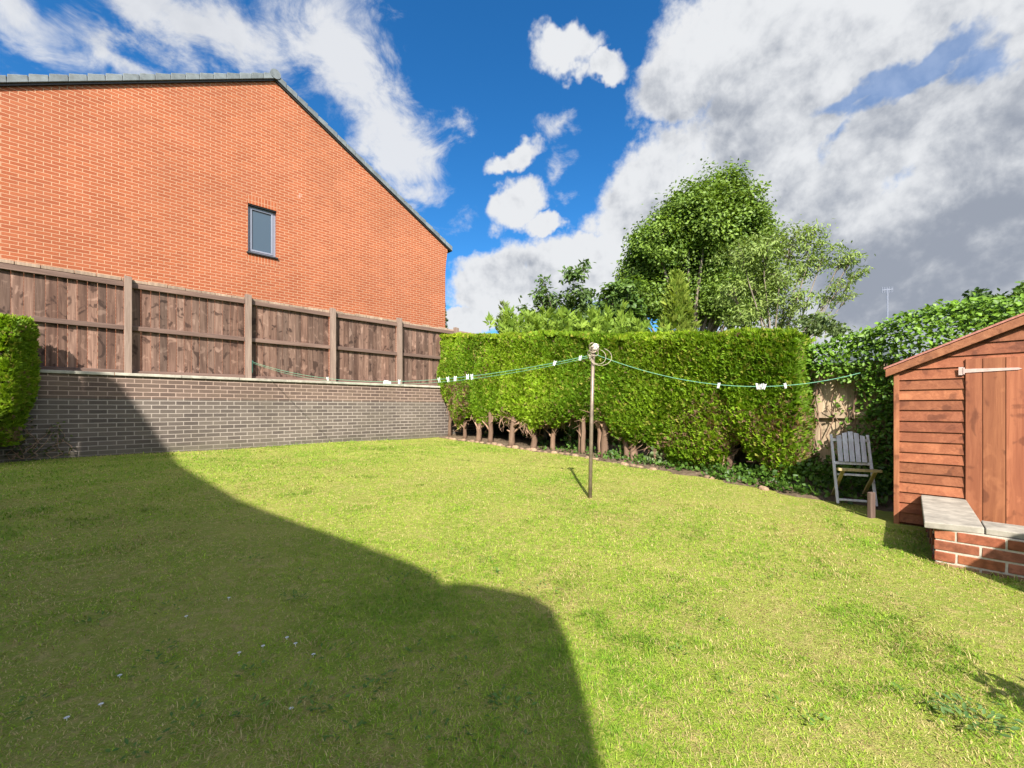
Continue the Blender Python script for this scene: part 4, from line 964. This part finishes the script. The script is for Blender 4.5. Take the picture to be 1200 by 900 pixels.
# ------------------------------------------------------------------ lawn grass
def lawn_grass():
    N0 = 5200000
    s = rng.uniform(-3.6, 6.9, N0); t = rng.uniform(-3.2, 9.82, N0)
    X = s*A[0]+t*B[0]; Y = s*A[1]+t*B[1]; d = np.hypot(X, Y)
    ok = (Y > .7) & (np.abs(X) < 1.45*Y+.6) & (s < EDGE_S(t)+.0+rng.normal(size=N0)*.03)
    ok &= ~((s > WS-.01) & (t < WTt+.01)) 
    ok &= ~((s > 5.2) & (t < .75)) 
    dens = np.clip(1.25/(1+(d/2.0)**2.1), 0, 1)
    ok &= rng.random(N0) < dens*1.0
    s, t, d = s[ok], t[ok], d[ok]; n = len(s)
    P = np.stack([s, t, gz(s, t)-.003], -1)
    pat = vnoise(np.stack([s, t, 0*s], -1), 1.3, 0)*.6+vnoise(np.stack([s, t, 0*s], -1), 4.0, 1)*.5+vnoise(np.stack([s, t, 0*s], -1), 11, 2)*.35+vnoise(np.stack([s, t, 0*s], -1), 34, 0)*.35
    L = rng.uniform(.010, .027, n)*(1+.35*np.clip(pat, -1, 1))*(1+d*.04)
    Wd = rng.uniform(.0009, .0019, n)*(1+d*.42)
    px_, py_ = ST(pb[0], pb[1]); bare = np.exp(-((s-px_)**2+(t-py_)**2)/.02)
    q3 = np.stack([s, t, 0*s], -1)
    dry = np.clip((vnoise(q3+7.3, 3.1, 2)+.6*vnoise(q3+2.1, 9.0, 1)-.45)*1.3, 0, 1)
    tuft = np.clip((vnoise(q3+11.7, 5.2, 0)+.7*vnoise(q3+5.5, 15.0, 2)-.75)*1.6, 0, 1)
    L = L*(1+.5*tuft-.25*dry)
    rim = np.maximum(np.exp(-((t-9.81)/.05)**2), np.exp(-((s-WS+.02)/.03)**2)*(t < WTt+.05)); L = L*(1+1.9*rim*rng.random(n))
    straw = rng.random(n) < (1-.85*tuft)*.55*dry+bare+ np.clip(.37-.44*pat+.12*vnoise(np.stack([s, t, 0*s], -1), .6, 2), .05, .85)
    az = rng.uniform(0, 6.283, n); lean = np.clip(rng.normal(.95, .32, n), .05, 1.5)
    U = np.stack([np.cos(az)*np.sin(lean), np.sin(az)*np.sin(lean), np.cos(lean)], -1)
    S = np.stack([-np.sin(az), np.cos(az), 0*az], -1)
    bend = np.stack([np.cos(az), np.sin(az), -.7+0*az], -1)*(L*.25)[:, None]
    v = np.empty((n, 5, 3), np.float32)
    v[:, 0] = P+S*Wd[:, None]*.5; v[:, 1] = P-S*Wd[:, None]*.5
    mid = P+U*(L*.55)[:, None]; v[:, 2] = mid-S*Wd[:, None]*.42; v[:, 3] = mid+S*Wd[:, None]*.42; v[:, 4] = P+U*L[:, None]+bend
    g = lerp_col((.120, .235, .015), (.330, .445, .038), np.clip(.5-.4*pat+rng.normal(size=n)*.3, 0, 1))
    st_ = lerp_col((.28, .21, .075), (.52, .43, .19), rng.random(n))
    g = g*(1-.30*tuft[:, None])*np.array((1, 1.08, 1))**tuft[:, None]
    st_ = np.where((rng.random(n) < .35*dry)[:, None], lerp_col((.16, .105, .045), (.26, .17, .08), rng.random(n)), st_)
    c = np.where(straw[:, None], st_, g)
    b = np.arange(n)[:, None]*5
    me = np_mesh('lawn_grass', v.reshape(-1, 3), quads=b+np.array([0, 1, 2, 3]), tris=b+np.array([3, 2, 4]), col=np.repeat(c, 5, 0))
    o = put('lawn_grass', me, M['grass'], rot=TH); tag(o, 'short mown grass of the lawn, green mixed with dry straw', 'grass', kind='stuff')
    print('blades', n)
lawn_grass()
# broad-leaved weeds and daisies
for (x, y) in ((118, 829), (140, 795), (78, 845), (336, 750), (346, 757), (367, 770), (280, 768), (341, 834), (218, 725), (268, 703), (245, 555), (308, 760)):
    p = ground_px(x, y); o = thing('daisy', 'tiny white daisy in the shaded part of the lawn', 'flower', (p[0], p[1], p[2]+.0), 0, 'daisies in the shaded lawn')
    m = MB(); m.tube([(0, 0, -.01), (.001, 0, .009)], .0008, 4); m.build('stem', M['grass'], o)
    m = MB(); c = (.001, 0, .010)
    for k in range(11):
        a = k*2*PI/11; d = Vector((math.cos(a), math.sin(a), .35)); e = Vector((-math.sin(a), math.cos(a), 0))*.0018; q = Vector(c)
        m.add([q+d*.002-e*.5, q+d*.007-e, q+d*.008+e, q+d*.002+e*.5], [(0, 1, 2, 3)])
    m.build('petals', M['white'], o)
def weed(x, y, r, n, c0, c1, l):
    p = ground_px(x, y); a = rng.uniform(0, 6.28, n); rr = r*rng.random(n)**.6
    P = np.stack([rr*np.cos(a), rr*np.sin(a), .012+.015*rng.random(n)], -1); aa = a+rng.normal(size=n)*.6
    U = np.stack([np.cos(aa), np.sin(aa), .25+.2*rng.normal(size=n)], -1); U /= np.linalg.norm(U, axis=1)[:, None]; V = np.cross(np.array((0, 0, 1.))[None]+rng.normal(size=(n, 3))*.25, U); V /= np.linalg.norm(V, axis=1)[:, None]
    return P+p[None], U, V, rng.uniform(.6, 1.2, n)*l, rng.uniform(.5, .8, n)*l*.6, lerp_col(c0, c1, rng.random(n))
parts = [weed(random.uniform(30, 660), random.uniform(640, 890), random.uniform(.04, .12), 12, (.07, .14, .03), (.12, .20, .04), .026) for _ in range(34)]
parts += [weed(random.uniform(700, 1180), random.uniform(640, 890), random.uniform(.03, .09), 10, (.08, .16, .03), (.14, .22, .04), .022) for _ in range(16)]
parts += [weed(1140+random.uniform(-20, 40), 835+random.uniform(-8, 14), .09, 30, (.07, .14, .04), (.12, .20, .06), .032) for _ in range(3)]
cat_ = [np.concatenate([q[i] for q in parts]) for i in range(6)]
wo_ = put('lawn_weeds', leaf_mesh('lawn_weeds', *cat_), M['grass']); tag(wo_, 'small clover and plantain leaves scattered through the lawn', 'weeds', kind='stuff')

# ------------------------------------------------------------------ unseen objects placed out of view to cast shade into the garden
YH = -2.6
def back(x, y, surf='ground'):
    if surf == 'ground': p = ground_px(x, y)
    else:
        s, d = st_on_t(x, WT); p = np.array(((x-CX)/F*d, d, z_at(y, d)))
    k = p[1]-YH; return (p[0], p[2]+TANEL*k)
prof = [back(690, 900)] + [back(*q) for q in ((684, 870), (670, 800), (655, 750), (638, 712), (615, 698), (585, 690), (550, 683), (520, 681), (512, 684), (500, 672), (478, 660), (440, 646), (400, 632), (355, 617), (310, 600), (270, 583), (235, 563), (206, 545))]
prof += [back(x, y, 'wall') for x, y in ((187, 523), (160, 485), (128, 442))]
xl = prof[-1][0]; zl = prof[-1][1]
outline = [(prof[0][0]+.02, -.2)]+prof+[(xl-.33, zl+.02), (xl-.37, zl-1.5), (xl-9, zl-1.9), (xl-9, -.2)]  # unseen wall outline, traced back along the sun from the wanted lawn shadow
rh = thing('rear_house_caster', 'unseen stand-in for the house behind the viewpoint, outline shaped to shade the lawn', 'house', (0, YH, 0))
m = MB((0, YH, 0)); m.prism([(x, YH, z) for x, z in outline][::-1], (0, -.5, 0)); m.build('wall', M['render_wall'], rh)
# unseen panel added to shade the end of the low brick wall
def on_face(x, y):
    t, d = st_on_s(x, WS); return np.array(((x-CX)/F*d, d, z_at(y, d)))
YS = 1.35
sA = on_face(1125, 666); sB = on_face(1190, 625)
za = sA[2]+TANEL*(sA[1]-YS); zb = sB[2]+TANEL*(sB[1]-YS)
sl = (zb-za)/(sB[0]-sA[0])
sf = thing('shade_panel', 'unseen sloping panel right of the viewpoint, added to shade the low brick wall', 'fence', (sA[0], YS, 0))
m = MB((sA[0], YS, 0)); m.prism([(sA[0], YS, -.1), (sA[0]+1.2, YS, -.1), (sA[0]+1.2, YS, zb+.01), (sB[0], YS, zb), (sA[0], YS, za)], (0, -.04, 0)); m.build('board_panel', M['shed_v'], sf)
gp = ground_px(1196, 838); 
sh_ = thing('potted_shrub', 'small shrub right of the viewpoint', 'shrub', (gp[0]+.16, gp[1]-.42, 0))
n = 120; q = rng.normal(size=(n, 3))*np.array((.05, .05, .07))+np.array((0, 0, .34)); U, V = orient(n, .3)
put('leaves', leaf_mesh('leaves', q, U, V, .07, .045, lerp_col(GR0, GR1, rng.random(n))), M['leaf'], sh_)
m = MB(); m.tube([(0, 0, 0), (.01, 0, .33)], [.012, .006], 6); m.build('stems', M['bark'], sh_)
